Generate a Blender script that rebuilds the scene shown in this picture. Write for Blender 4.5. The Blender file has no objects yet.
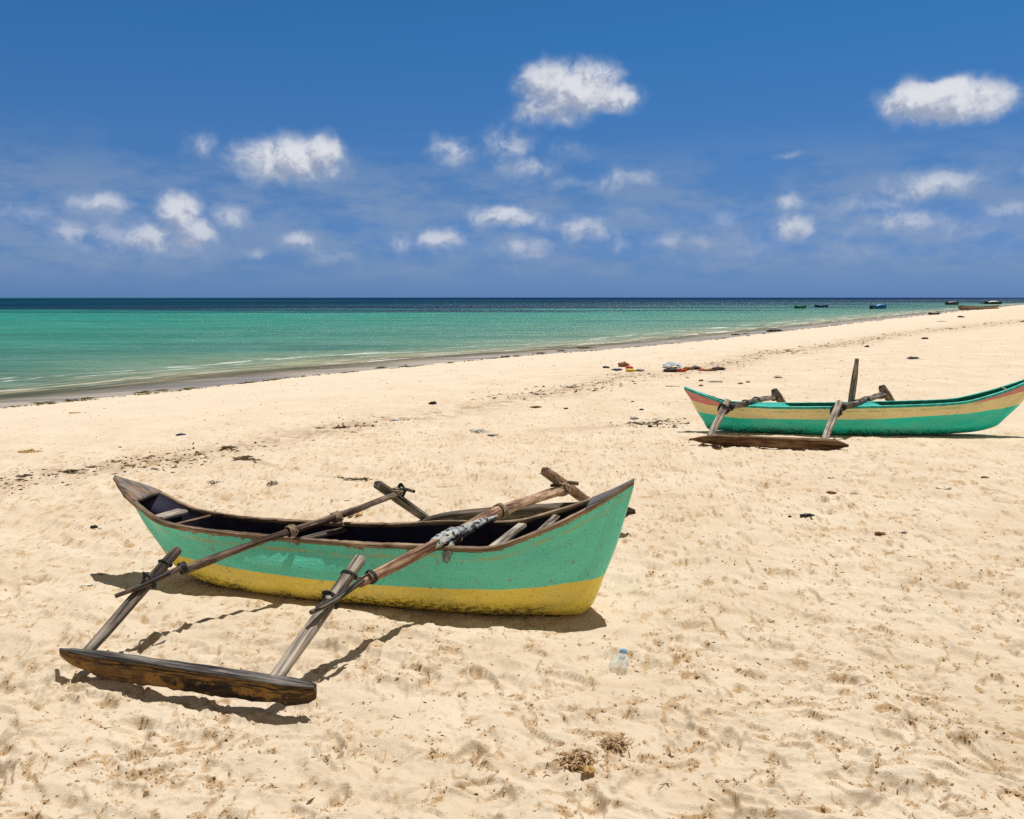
import bpy, math, random
import numpy as np
from mathutils import Vector
random.seed(7); RNG = np.random.default_rng(11)
R = math.radians
scene = bpy.context.scene
COL = scene.collection

# ------------------------------------------------------------------ camera
CAM_H = 1.8; FPX = 819.0; PITCH = math.atan(112.0/FPX)
cd = bpy.data.cameras.new('camera'); cam = bpy.data.objects.new('camera', cd); COL.objects.link(cam)
cd.sensor_fit = 'HORIZONTAL'; cd.sensor_width = 36.0; cd.lens = 36.0*FPX/1024.0
cd.clip_start = 0.05; cd.clip_end = 120000
cam.location = (0, 0, CAM_H); cam.rotation_euler = (math.pi/2-PITCH, 0, 0)
scene.camera = cam

def ray(px, py):
    x = (px-512)/FPX; y = -(py-409.5)/FPX
    return np.array([x, math.cos(PITCH)+y*math.sin(PITCH), -math.sin(PITCH)+y*math.cos(PITCH)])
def at(px, py, z=0.0):
    d = ray(px, py); return np.array([0, 0, CAM_H])+d*((z-CAM_H)/d[2])
def atY(px, py, Y):
    d = ray(px, py); return np.array([0, 0, CAM_H])+d*(Y/d[1])

# ------------------------------------------------------------------ helpers
def tag(o, label=None, cat=None, group=None, kind=None):
    if label: o['label'] = label
    if cat: o['category'] = cat
    if group: o['group'] = group
    if kind: o['kind'] = kind
    return o
def empty(name, loc):
    o = bpy.data.objects.new(name, None); o.location = loc; o.empty_display_size = .1
    COL.objects.link(o); return o

class MB:
    """collects vertices, quads, uvs and float attributes"""
    def __init__(s): s.v=[]; s.f=[]; s.uv=[]; s.at={}
    def add(s, verts, faces, uvs=None, **attrs):
        n=len(s.v); s.v += [tuple(map(float, p)) for p in verts]
        s.f += [tuple(n+i for i in f) for f in faces]
        s.uv += [tuple(map(float,u)) for u in uvs] if uvs is not None else [(0.,0.)]*len(verts)
        for k,a in attrs.items(): s.at.setdefault(k,[0.0]*n); s.at[k]+= [float(x) for x in a]
    def build(s, name, mat, parent=None, origin=(0,0,0), smooth=True):
        me=bpy.data.meshes.new(name); o_=np.array(origin,float)
        me.from_pydata([tuple(np.array(p)-o_) for p in s.v],[],s.f)
        ul=me.uv_layers.new(name='UVMap')
        idx=[l.vertex_index for l in me.loops]
        ul.data.foreach_set('uv',[c for i in idx for c in s.uv[i]])
        for k,a in s.at.items():
            a=a+[0.0]*(len(s.v)-len(a)); at_=me.attributes.new(k,'FLOAT','POINT'); at_.data.foreach_set('value',a)
        for m in (mat if isinstance(mat,(list,tuple)) else [mat]): me.materials.append(m)
        if smooth: me.polygons.foreach_set('use_smooth',[True]*len(me.polygons))
        me.update()
        ob=bpy.data.objects.new(name,me); COL.objects.link(ob)
        if parent is not None: ob.parent=parent
        else: ob.location=origin
        return ob

def catmull(P, n):
    P=[np.array(p,float) for p in P]
    Q=[2*P[0]-P[1]]+P+[2*P[-1]-P[-2]]; out=[]
    for i in range(len(P)-1):
        for k in range(n):
            t=k/n; a,b,c,d=Q[i],Q[i+1],Q[i+2],Q[i+3]
            out.append(.5*((2*b)+(-a+c)*t+(2*a-5*b+4*c-d)*t*t+(-a+3*b-3*c+d)*t**3))
    out.append(P[-1]); return out

def loft(mb, P, W, H=None, seg=12, up=(0,0,1), n=6, p=2.0, wob=0.0, seed=0, flat=0.0, u0=0.0):
    """tube along P (smoothed); W,H half sizes per control point; p superellipse power; wob relative surface noise"""
    rr=np.random.default_rng(seed)
    C=catmull(P,n); m=len(C); W=np.atleast_1d(W).astype(float); H=W if H is None else np.atleast_1d(H).astype(float)
    tt=np.linspace(0,1,m); Wi=np.interp(tt,np.linspace(0,1,len(W)),W) if len(W)>1 else np.full(m,W[0])
    Hi=np.interp(tt,np.linspace(0,1,len(H)),H) if len(H)>1 else np.full(m,H[0])
    ph=rr.uniform(0,6.28,(6,)); verts=[];uvs=[];L=0; up=np.array(up,float)
    for i,c in enumerate(C):
        t=(C[min(i+1,m-1)]-C[max(i-1,0)]); t/=np.linalg.norm(t)+1e-9
        if i: L+=np.linalg.norm(C[i]-C[i-1])
        s=np.cross(t,up); s/=np.linalg.norm(s)+1e-9; u=np.cross(s,t)
        for k in range(seg+1):
            a=2*math.pi*(k%seg)/seg; ca,sa=math.cos(a),math.sin(a)
            x=math.copysign(abs(ca)**(2/p),ca); y=math.copysign(abs(sa)**(2/p),sa)
            if flat and y>0: y*=(1-flat)
            w=1+wob*(.5*math.sin(2*a+ph[0]+L*7)+.35*math.sin(3*a+ph[1]-L*16)+.3*math.sin(a+ph[2]+L*11)+rr.uniform(-.35,.35)*(k!=seg))
            if k==seg: verts.append(verts[-seg])
            else: verts.append(c+s*x*Wi[i]*w+u*y*Hi[i]*w)
            uvs.append((u0+L, a*.5*(Wi.max()+Hi.max()) if k<seg else 2*math.pi*.5*(Wi.max()+Hi.max())))
    F=[]
    for i in range(m-1):
        for k in range(seg):
            a=i*(seg+1)+k; F.append((a,a+1,a+seg+2,a+seg+1))
    # caps with own verts
    n0=len(verts)
    for e,i in ((0,0),(1,m-1)):
        t=C[1]-C[0] if e==0 else C[-1]-C[-2]
        ring=[verts[i*(seg+1)+k] for k in range(seg)]
        b=len(verts); verts+=ring; uvs+=[(u0+L*e+.02*k,.013*k*(k%3)) for k in range(seg)]
        verts.append(C[i]); uvs.append((u0+L*e,0))
        for k in range(seg):
            q=(b+k,b+(k+1)%seg,b+seg); F.append(q if e else q[::-1])
    mb.add(verts,F,uvs)

# ------------------------------------------------------------------ materials
def new_mat(name):
    m=bpy.data.materials.new(name); m.use_nodes=True; nt=m.node_tree; nt.nodes.clear()
    out=nt.nodes.new('ShaderNodeOutputMaterial'); b=nt.nodes.new('ShaderNodeBsdfPrincipled')
    nt.links.new(b.outputs[0],out.inputs[0]); return m,nt,b
class NT:
    def __init__(s,nt): s.nt=nt
    def n(s,t,**kw):
        x=s.nt.nodes.new(t)
        for k,v in kw.items(): setattr(x,k,v)
        return x
    def set(s,sock,v):
        if isinstance(v,bpy.types.NodeSocket): s.nt.links.new(v,sock)
        elif v is not None: sock.default_value=v
    def math(s,op,a,b=None,c=None,clamp=False):
        x=s.n('ShaderNodeMath',operation=op,use_clamp=clamp)
        for i,v in enumerate((a,b,c)):
            if v is not None: s.set(x.inputs[i],v)
        return x.outputs[0]
    def vm(s,op,a,b=None):
        x=s.n('ShaderNodeVectorMath',operation=op); s.set(x.inputs[0],a)
        if b is not None: s.set(x.inputs[1],b)
        return x.outputs['Value'] if op in ('DOT_PRODUCT','LENGTH') else x.outputs[0]
    def mr(s,v,a,b,c=0.,d=1.,smooth=True):
        x=s.n('ShaderNodeMapRange',interpolation_type='SMOOTHSTEP' if smooth else 'LINEAR')
        s.set(x.inputs[0],v)
        for i,q in enumerate((a,b,c,d)): s.set(x.inputs[i+1],q)
        return x.outputs[0]
    def mix(s,f,a,b,mode='MIX'):
        x=s.n('ShaderNodeMix',data_type='RGBA',blend_type=mode); s.set(x.inputs[0],f)
        for i,q in ((6,a),(7,b)):
            if isinstance(q,(tuple,list)): q=tuple(q)+((1.,) if len(q)==3 else ())
            s.set(x.inputs[i],q)
        return x.outputs[2]
    def noise(s,vec,scale,detail=4,rough=.55,dist=0.,dim='3D'):
        x=s.n('ShaderNodeTexNoise',noise_dimensions=dim); s.set(x.inputs['Vector'],vec)
        x.inputs['Scale'].default_value=scale; x.inputs['Detail'].default_value=detail
        x.inputs['Roughness'].default_value=rough; x.inputs['Distortion'].default_value=dist
        return x.outputs[0]
    def mapping(s,vec,scale=(1,1,1),loc=(0,0,0),rot=(0,0,0)):
        x=s.n('ShaderNodeMapping'); s.set(x.inputs[0],vec); x.inputs[1].default_value=loc; x.inputs[2].default_value=rot; x.inputs[3].default_value=scale
        return x.outputs[0]
    def ramp(s,f,stops):
        x=s.n('ShaderNodeValToRGB'); s.set(x.inputs[0],f); e=x.color_ramp.elements
        while len(e)<len(stops): e.new(.5)
        for el,(p_,c) in zip(e,stops): el.position=p_; el.color=tuple(c)+(1.,) if len(c)==3 else c
        return x.outputs[0]
    def bump(s,h,strength=.5,dist=.01,normal=None):
        x=s.n('ShaderNodeBump'); x.inputs['Strength'].default_value=strength; x.inputs['Distance'].default_value=dist
        s.set(x.inputs['Height'],h)
        if normal is not None: s.set(x.inputs['Normal'],normal)
        return x.outputs[0]
    def attr(s,name): return s.n('ShaderNodeAttribute',attribute_name=name).outputs['Fac']

def wood(name, dark, mid, light, rough=.8, blot=None, blotamt=.5, grain=1.0):
    m,nt,b=new_mat(name); N=NT(nt)
    uv=N.n('ShaderNodeTexCoord').outputs['UV']; ob=N.n('ShaderNodeTexCoord').outputs['Object']
    g1=N.noise(N.mapping(uv,(3,70,1)),1.0*grain,6,.65,.4); g2=N.noise(N.mapping(uv,(1.2,14,1)),1.0*grain,4,.6,.8)
    big=N.noise(ob,6,4,.6)
    f=N.math('ADD',N.math('MULTIPLY',g1,.55),N.math('MULTIPLY',g2,.45))
    c=N.ramp(N.mr(f,.37,.62),[(0,dark),(.45,mid),(1,light)])
    c=N.mix(N.mr(big,.45,.7,0,.55),c,dark)
    if blot is not None:
        c=N.mix(N.mr(N.noise(N.mapping(uv,(7,22,1),(3,1,0)),1.3,6,.7),.47,.60,0,blotamt),c,blot)
    N.set(b.inputs['Base Color'],c); b.inputs['Roughness'].default_value=rough; b.inputs['Specular IOR Level'].default_value=.25
    crack=N.mr(g1,.30,.44)
    h=N.math('ADD',N.math('MULTIPLY',crack,.6),N.math('MULTIPLY',g2,.4))
    N.set(b.inputs['Normal'],N.bump(h,1.,.010)); return m
M={}
M['driftwood']=wood('driftwood_grey',(.028,.022,.018),(.13,.105,.085),(.36,.31,.265),.9)
M['driftpale']=wood('driftwood_pale',(.06,.05,.042),(.30,.255,.21),(.58,.51,.44),.9)
M['pole']=wood('boom_brown',(.04,.025,.018),(.15,.10,.07),(.38,.28,.20),.8,(.03,.018,.014),.7,.7)
M['poleB']=wood('boom_tan',(.10,.05,.03),(.33,.195,.125),(.58,.40,.27),.8,(.07,.035,.02),.55,.7)
M['float']=wood('float_tarred',(.010,.008,.006),(.05,.032,.018),(.23,.125,.045),.75,(.36,.19,.05),.75,.6)
M['floattop']=wood('float_top',(.02,.018,.018),(.085,.075,.07),(.24,.215,.20),.85)
M['farfloat']=wood('float_grey',(.018,.014,.011),(.09,.07,.05),(.22,.18,.135),.85)
M['rail']=wood('gunwale_wood',(.05,.03,.02),(.20,.125,.075),(.42,.29,.18),.7,(.12,.13,.10),.4)
M['deck']=wood('deck_board',(.045,.04,.04),(.12,.105,.10),(.24,.21,.19),.6,(.30,.16,.07),.75)
M['deckdark']=wood('bow_deck_board',(.04,.037,.038),(.11,.10,.10),(.24,.22,.21),.55)
M['float2']=wood('float_brown',(.025,.012,.006),(.13,.07,.035),(.30,.18,.10),.85)

def simple(name,col,rough=.7,spec=.3,bump=0,var=.25,scale=20):
    m,nt,b=new_mat(name); N=NT(nt); ob=N.n('ShaderNodeTexCoord').outputs['Object']
    nz=N.noise(ob,scale,5,.6)
    c=N.mix(N.mr(nz,.3,.7),tuple(x*(1-var) for x in col),tuple(min(1,x*(1+var)) for x in col))
    N.set(b.inputs['Base Color'],c); b.inputs['Roughness'].default_value=rough; b.inputs['Specular IOR Level'].default_value=spec
    if bump: N.set(b.inputs['Normal'],N.bump(nz,.7,bump))
    return m
M['rope']=simple('rope_tan',(.27,.20,.14),.9,.2,.004,.5,140)
M['ropedark']=simple('rubber_strip_black',(.018,.018,.017),.6,.4,.003,.5,120)
M['navy']=simple('interior_navy_paint',(.020,.018,.042),.6,.35,.003,.5,9)
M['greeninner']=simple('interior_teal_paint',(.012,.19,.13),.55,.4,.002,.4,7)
M['teal_rail']=simple('teal_painted_rail',(.012,.38,.31),.45,.4,.002,.3,18)
M['blackin']=simple('interior_dark',(.010,.013,.014),.8,.2,0,.4,9)

def rag_mat():
    m,nt,b=new_mat('patterned_net_rag'); N=NT(nt); ob=N.n('ShaderNodeTexCoord').outputs['Object']
    w=N.mix(.03,ob,N.n('ShaderNodeTexNoise').outputs[1],'ADD')
    vo=N.n('ShaderNodeTexVoronoi'); N.set(vo.inputs['Vector'],w); vo.inputs['Scale'].default_value=55
    sx=N.n('ShaderNodeSeparateColor'); N.set(sx.inputs[0],vo.outputs['Color'])
    c=N.ramp(sx.outputs[0],[(0,(.03,.03,.035)),(.2,(.14,.22,.33)),(.36,(.30,.31,.30)),(.62,(.44,.43,.40)),(.91,(.06,.06,.065))])
    c.node.color_ramp.interpolation='CONSTANT'
    N.set(b.inputs['Base Color'],c); b.inputs['Roughness'].default_value=.95
    N.set(b.inputs['Normal'],N.bump(N.noise(ob,90,3),1.,.01)); return m
M['rag']=rag_mat()

def hull_mat(name, bands, s_paint):
    """bands: list of (attribute name, colour above) starting from the bottom colour"""
    m,nt,b=new_mat(name); N=NT(nt); ob=N.n('ShaderNodeTexCoord').outputs['Object']; uv=N.n('ShaderNodeTexCoord').outputs['UV']
    wav=N.math('MULTIPLY',N.math('SUBTRACT',N.noise(ob,9,4,.65),.5),.014)
    c=bands[0]
    for a,colr in bands[1:]:
        h=N.math('ADD',N.attr(a),wav)
        c=N.mix(N.mr(h,-.0025,.0025),c,colr)
    # uneven coats: brighter and duller repaint patches, streaks along the hull
    n1=N.noise(N.mapping(uv,(2.0,9,1)),1.,5,.6,.6)
    c=N.mix(N.mr(n1,.40,.62,0,.65),c,N.mix(1.,c,(.84,.86,.90),'MULTIPLY'))
    n3=N.noise(N.mapping(uv,(1.3,5,1),(7,2,0)),1.,4,.6,.5)
    c=N.mix(N.mr(n3,.50,.62,0,.5),c,N.mix(.22,c,(.45,.50,.40)))
    # grime speckles
    n2=N.noise(ob,55,5,.7); c=N.mix(N.mr(n2,.57,.70,0,.6),c,(.10,.085,.05))
    n4=N.noise(ob,14,6,.72); c=N.mix(N.mr(n4,.61,.67,0,.55),c,(.28,.24,.16))
    # bare wood chipping just under the rail
    chip=N.math('ADD',N.attr('top'),N.math('MULTIPLY',N.math('SUBTRACT',N.noise(N.mapping(uv,(14,8,1)),1.,5,.7),.5),.17))
    c=N.mix(N.mr(chip,-.018,-.010),c,(.27,.18,.11))
    tp=N.math('ADD',N.attr('top'),N.math('MULTIPLY',N.math('SUBTRACT',N.noise(N.mapping(uv,(2,2,1)),1.,3),.5),.05))
    streak=N.math('MULTIPLY',N.math('MULTIPLY',N.mr(tp,-.085,-.070),N.mr(tp,-.050,-.060)),N.mr(N.noise(N.mapping(uv,(6,40,1)),1.,5,.7),.44,.56))
    c=N.mix(N.math('MULTIPLY',streak,.75),c,(.42,.50,.20))
    sc=N.noise(N.mapping(uv,(3.5,60,1),(5,5,0)),1.,5,.75); c=N.mix(N.mr(sc,.60,.66,0,.5),c,(.45,.62,.48)); c=N.mix(N.mr(sc,.36,.31,0,.45),c,(.06,.12,.07))
    # black tar / mould patches near the keel
    lowm=N.mr(N.attr('low'),.13,.03); n5=N.noise(N.mapping(ob,(1,1,2.0)),24,7,.80); n6=N.noise(ob,2.6,2,.5)
    tar=N.math('MULTIPLY',N.math('MULTIPLY',N.mr(n5,.475,.53),N.mr(n6,.38,.48)),lowm)
    c=N.mix(N.math('MULTIPLY',tar,.9),c,(.022,.016,.012))
    N.set(b.inputs['Base Color'],c); b.inputs['Roughness'].default_value=.42; b.inputs['Specular IOR Level'].default_value=.45
    N.set(b.inputs['Roughness'],N.mr(n1,.3,.7,.34,.6))
    hh=N.math('ADD',N.math('MULTIPLY',N.noise(N.mapping(uv,(5,14,1)),1.,4,.55),1.),N.math('MULTIPLY',n2,.25))
    N.set(b.inputs['Normal'],N.bump(hh,.30,.02)); return m

# ------------------------------------------------------------------ noise & sand height field
def hash2(ix,iy,seed):
    h=(ix.astype(np.int64)*374761393+iy.astype(np.int64)*668265263+seed*982451653)&0xffffffff
    h=((h^(h>>13))*1274126177)&0xffffffff; h=(h^(h>>16))
    return h
def perlin(x,y,seed=0):
    ix=np.floor(x);iy=np.floor(y);fx=(x-ix).astype(np.float32);fy=(y-iy).astype(np.float32)
    ix=ix.astype(np.int64);iy=iy.astype(np.int64)
    def g(dx,dy):
        a=(hash2(ix+dx,iy+dy,seed)&0xffff).astype(np.float32)*(2*np.pi/65536)
        return np.cos(a)*(fx-dx)+np.sin(a)*(fy-dy)
    u=fx*fx*fx*(fx*(fx*6-15)+10);v=fy*fy*fy*(fy*(fy*6-15)+10)
    a=g(0,0);b=g(1,0);c=g(0,1);d=g(1,1)
    return (a+u*(b-a))+v*((c+u*(d-c))-(a+u*(b-a)))
def fbm(x,y,o,seed=0,gain=.5):
    s=0;a=1
    for k in range(o): s=s+a*perlin(x*2**k+17*k,y*2**k-9*k,seed+k); a*=gain
    return s
def sst(a,b,x): t=np.clip((x-a)/(b-a),0,1); return t*t*(3-2*t)
def pchip(X,Y,x):
    X=np.asarray(X,float);Y=np.asarray(Y,float);x=np.asarray(x,float)
    h=np.diff(X);d=np.diff(Y)/h;m=np.zeros(len(X))
    for i in range(1,len(X)-1):
        if d[i-1]*d[i]>0:
            w1=2*h[i]+h[i-1];w2=h[i]+2*h[i-1];m[i]=(w1+w2)/(w1/d[i-1]+w2/d[i])
    m[0]=d[0];m[-1]=d[-1]
    k=np.clip(np.searchsorted(X,x)-1,0,len(h)-1);t=(x-X[k])/h[k]
    return Y[k]*(1+2*t)*(1-t)**2+h[k]*m[k]*t*(1-t)**2+Y[k+1]*t*t*(3-2*t)+h[k]*m[k+1]*t*t*(t-1)

SEA=-.36
WETPX=[(0,408),(100,398.5),(200,388),(300,376.5),(400,367.5),(500,357.5),(600,350),(700,341),(780,331.5),(850,323.5),(950,312),(1000,307.3)]
wl=np.array([at(*q,-.30)[:2] for q in WETPX])
sh_y=np.r_[-3000.,-20.,2.,wl[:,1],wl[-1,1]*3,9000.]
d0=(wl[1]-wl[0])/(wl[1,1]-wl[0,1]); de=(wl[-1]-wl[-3])/(wl[-1,1]-wl[-3,1])
sh_x=np.r_[wl[0,0]+d0[0]*(-3000-wl[0,1])*.3,wl[0,0]+d0[0]*(-20-wl[0,1]),wl[0,0]+d0[0]*(2-wl[0,1]),wl[:,0],wl[-1,0]+de[0]*2*wl[-1,1],wl[-1,0]+de[0]*(9000-wl[-1,1])]
def shore(x,y):
    gx=np.interp(y,sh_y,sh_x); e=1.0
    sl=(np.interp(y+e,sh_y,sh_x)-np.interp(y-e,sh_y,sh_x))/(2*e)
    return (x-gx)/np.sqrt(1+sl*sl)
def base_z(x,y):
    d=shore(x,y)
    up=-.30+.32*(1-np.exp(-np.maximum(d,0)/4.0))
    dn=-.30+.045*np.minimum(d,0)
    return np.where(d>0,up,np.maximum(dn,-3.0))

# boats' ground footprints (for calmer sand under them)
def grid_axis_y():
    ys=[-60,-40,-25,-15,-9,-5,-2.5,-1,0,.6,1.1,1.5]; y=1.8
    while y<90:
        ys.append(y); y+=min(max(y*y*.00095,.0035),.0065*y)
    while y<9000: ys.append(y); y*=1.06
    return np.array(ys)
def grid_axis_x():
    pos=[0.]; x=0; dx=.0065
    while x<2.9: x+=dx; pos.append(x)
    while x<9: dx=min(dx*1.006,.03); x+=dx; pos.append(x)
    while x<9000: dx*=1.09; x+=dx; pos.append(x)
    p=np.array(pos[1:]); return np.r_[-p[::-1],0,p]
GX=grid_axis_x(); GY=grid_axis_y(); nx=len(GX); ny=len(GY)
XX,YY=np.meshgrid(GX,GY)
print('sand grid',nx,ny,nx*ny)
def sand_height():
    X=XX.astype(np.float64);Y=YY.astype(np.float64)
    Z=base_z(X,Y); d=shore(X,Y)
    dry=sst(.5,5,d)
    dist=np.hypot(X,Y)
    tram=sst(2.5,8.5,d-1.2*perlin(X*.25,Y*.25,5))*(.35+.65*sst(16,8,dist))   # trampled zone, calmer near the sea
    wx=X+.18*fbm(X*1.7,Y*1.7,2,91); wy=Y+.18*fbm(X*1.7+40,Y*1.7,2,92)
    low=fbm(wx*.55,wy*.55,3,1)*.036
    mid=np.abs(fbm(wx*1.5+.5*wy,wy*2.9+wx*.7,4,2,.42)); mid=np.maximum(.34-mid,-.10)*.078
    mid2=np.abs(fbm(wx*2.6+1.0*wy+3,wy*6.6+wx*1.5,4,3,.45)); mid2=np.maximum(.28-mid2,-.08)*.050
    Z=Z+low*dry+(mid+mid2*sst(-.35,.35,perlin(X*.8,Y*.8,31)))*tram
    near=(dist<40)&(Y>0)
    crumb=sst(.12,.42,fbm(X*1.9+9,Y*1.9,3,40))
    cr=fbm(X*19,Y*19,3,41,.6)
    Z=Z+near*tram*crumb*cr*.015
    fine=fbm(X*45,Y*45,2,55); Z=Z+near*fine*.0016*sst(9,3,dist)
    damp_shade=near*tram*crumb*sst(.05,.5,-cr)*.8
    # broken crust: little scarps along wandering contour lines
    for (f,hh,wd,sd_,m0) in ((1.1,.009,.007,201,.0),(1.9,.008,.011,211,-.02),(2.9,.0075,.016,221,-.03),(4.6,.006,.026,231,.0),(7.5,.0045,.045,241,.02)):
        ux=X+.10*fbm(X*3.1+sd_,Y*3.1,3,sd_+1); uy=Y+.10*fbm(X*3.1,Y*3.1+sd_,3,sd_+2)
        nn=fbm(ux*f,uy*f*1.25,3,sd_,.45); msk=sst(m0+.10,m0+.2,perlin(X*f*2.+5,Y*f*2.,sd_+5)+.35*perlin(X*f*5,Y*f*5,sd_+6))
        stp=np.clip(nn/wd,-1,1); sc=hh*stp*np.exp(-np.maximum(np.abs(nn)-wd,0)/.12)
        Z=Z+sc*msk*tram*near
        edge=np.exp(-((nn+wd*.3)/(wd*1.5))**2)*msk
        damp_shade=np.maximum(damp_shade,near*tram*edge*sst(-.2,.2,perlin(X*9,Y*9,sd_+7))*.95)
    # footprints, heel marks, scuffs
    rr=np.random.default_rng(23)
    N=1500; cnt=0
    for k in range(N):
        r=rr.random()
        if k<800: fy=1.9+rr.random()**1.2*9.; fx=rr.uniform(-1,1)*(fy*.68+.6)
        else: fy=rr.uniform(6,34); fx=rr.uniform(-1,1)*(fy*.66)
        dd=float(shore(fx,fy))
        if dd<3.5 or (dd<7 and rr.random()<.7): continue
        ang=rr.normal(.5,.9); a=rr.uniform(.035,.14)*(1 if k<800 else 1.3); b=a*rr.uniform(.35,.6); dep=rr.uniform(.006,.030)*min(1,a/.09)
        R_=a*2.0; i0,i1=np.searchsorted(GY,[fy-R_,fy+R_]); j0,j1=np.searchsorted(GX,[fx-R_,fx+R_])
        if i1-i0<2 or j1-j0<2: continue
        x=X[i0:i1,j0:j1]-fx; y=Y[i0:i1,j0:j1]-fy
        n=perlin((x+fx)*14,(y+fy)*14,60)*.45+perlin((x+fx)*38,(y+fy)*38,61)*.20
        ca,sa=math.cos(ang),math.sin(ang); u=(x*ca+y*sa)/a; v=(-x*sa+y*ca)/b
        q=np.sqrt(u*u+v*v)+n
        steep=rr.uniform(.12,.35); skew=rr.uniform(-.9,.9)
        pit=-dep*sst(1.0,1.0-(steep*(1.3+skew*v*.7+.5*u)).clip(.09,.8),q)
        rim=dep*rr.uniform(.25,.9)*np.exp(-((q-1.14)/.13)**2)*(1+.8*n)*(.5+.5*np.tanh(u*3*math.copysign(1,skew)))
        Z[i0:i1,j0:j1]+=pit+rim
        if rr.random()<.45: damp_shade[i0:i1,j0:j1]=np.maximum(damp_shade[i0:i1,j0:j1],.8*np.exp(-((q-.93)/.10)**2)*(n>-.03)*(v>-.4))
        cnt+=1
    # crescent scarps: the crusted top has slipped toward the sea-facing or land-facing side of old prints
    rr=np.random.default_rng(77)
    for k in range(2300):
        if k<1500: fy=1.9+rr.random()**1.15*9.; fx=rr.uniform(-1,1)*(fy*.68+.5)
        else: fy=rr.uniform(7,26); fx=rr.uniform(-1,1)*(fy*.66)
        dd=float(shore(fx,fy))
        if dd<4 or (dd<8 and rr.random()<.7): continue
        if perlin(np.array(fx*.7),np.array(fy*.7),88)*1.4+.5<rr.random()*.9: continue
        Lh=rr.uniform(.03,.13)*(1.7 if rr.random()<.15 else 1); hh=rr.uniform(.006,.019)*min(1,Lh/.07)*(1 if k<1500 else 1.3); back=rr.uniform(.05,.13)
        ang=rr.normal(-.15,.55); kv=rr.normal(0,.35)/Lh; R_=Lh+back*1.6
        i0,i1=np.searchsorted(GY,[fy-R_,fy+R_]); j0,j1=np.searchsorted(GX,[fx-R_,fx+R_])
        if i1-i0<2 or j1-j0<2: continue
        x=X[i0:i1,j0:j1]-fx; y=Y[i0:i1,j0:j1]-fy; ca,sa=math.cos(ang),math.sin(ang)
        u=x*ca+y*sa; v=-x*sa+y*ca
        v=v-kv*u*u*.8+.012*perlin((x+fx)*22,(y+fy)*22,62)+.005*perlin((x+fx)*60,(y+fy)*60,63)
        e=np.clip(1-(u/Lh)**2,0,1)**1.2
        up=np.where(v>0,sst(0,.007,v)*np.exp(-np.maximum(v,0)/back),0)-.45*np.exp(-np.abs(np.minimum(v,0))/.035)*(v<=0)
        Z[i0:i1,j0:j1]+=hh*e*up
        if rr.random()<.7: damp_shade[i0:i1,j0:j1]=np.maximum(damp_shade[i0:i1,j0:j1],rr.uniform(.5,1.)*e*np.exp(-((v-.001)/.0075)**2))  # brown line painted along the scarp edge: crease shade and damp
    # keel drag / hollow under the hulls: press the sand to a calm level there
    for (A,B,w,zl) in (((-2.0,5.10),(.45,4.55),.34,-.01),((2.75,10.98),(6.4,10.68),.4,-.01)):
        A=np.array(A);B=np.array(B);ab=B-A;t=np.clip(((X-A[0])*ab[0]+(Y-A[1])*ab[1])/(ab@ab),0,1)
        dl=np.hypot(X-A[0]-t*ab[0],Y-A[1]-t*ab[1]); k=sst(w*2.1,w*.8,dl)
        Z=Z*(1-k)+(zl+.25*(Z-base_z(X,Y)))*k
        Z=Z+.022*np.exp(-((dl-w*.95)/.06)**2)*sst(-.25,.4,perlin(X*2.3,Y*2.3,17)+.4*perlin(X*8,Y*8,18))
    return Z,damp_shade,d
ZZ,DAMP_SHADE,DSH=sand_height()
def ground(x,y):
    j=int(np.clip(np.searchsorted(GX,x)-1,0,nx-2)); i=int(np.clip(np.searchsorted(GY,y)-1,0,ny-2))
    tx=(x-GX[j])/(GX[j+1]-GX[j]); ty=(y-GY[i])/(GY[i+1]-GY[i])
    return float((ZZ[i,j]*(1-tx)+ZZ[i,j+1]*tx)*(1-ty)+(ZZ[i+1,j]*(1-tx)+ZZ[i+1,j+1]*tx)*ty)
def hit(px,py):
    z=0.
    for _ in range(12):
        p=at(px,py,z); z=.5*z+.5*ground(p[0],p[1])
    return np.array([p[0],p[1],ground(p[0],p[1])])

def grid_mesh(name,X,Y,Z,attrs,mat):
    r,c=X.shape; me=bpy.data.meshes.new(name)
    me.vertices.add(r*c); co=np.stack([X,Y,Z],-1).astype(np.float32).reshape(-1); me.vertices.foreach_set('co',co)
    i=np.arange((r-1)*(c-1)); a=(i//(c-1))*c+i%(c-1)
    q=np.stack([a,a+1,a+c+1,a+c],-1).astype(np.int32).reshape(-1)
    me.loops.add(len(q)); me.loops.foreach_set('vertex_index',q)
    me.polygons.add(len(i)); me.polygons.foreach_set('loop_start',np.arange(0,len(q),4,dtype=np.int32))
    me.polygons.foreach_set('use_smooth',np.ones(len(i),dtype=bool))
    for k,v in attrs.items():
        t=me.attributes.new(k,'FLOAT','POINT'); t.data.foreach_set('value',v.astype(np.float32).reshape(-1))
    me.update(calc_edges=True); me.validate(); me.materials.append(mat)
    o=bpy.data.objects.new(name,me); COL.objects.link(o); return o

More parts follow.
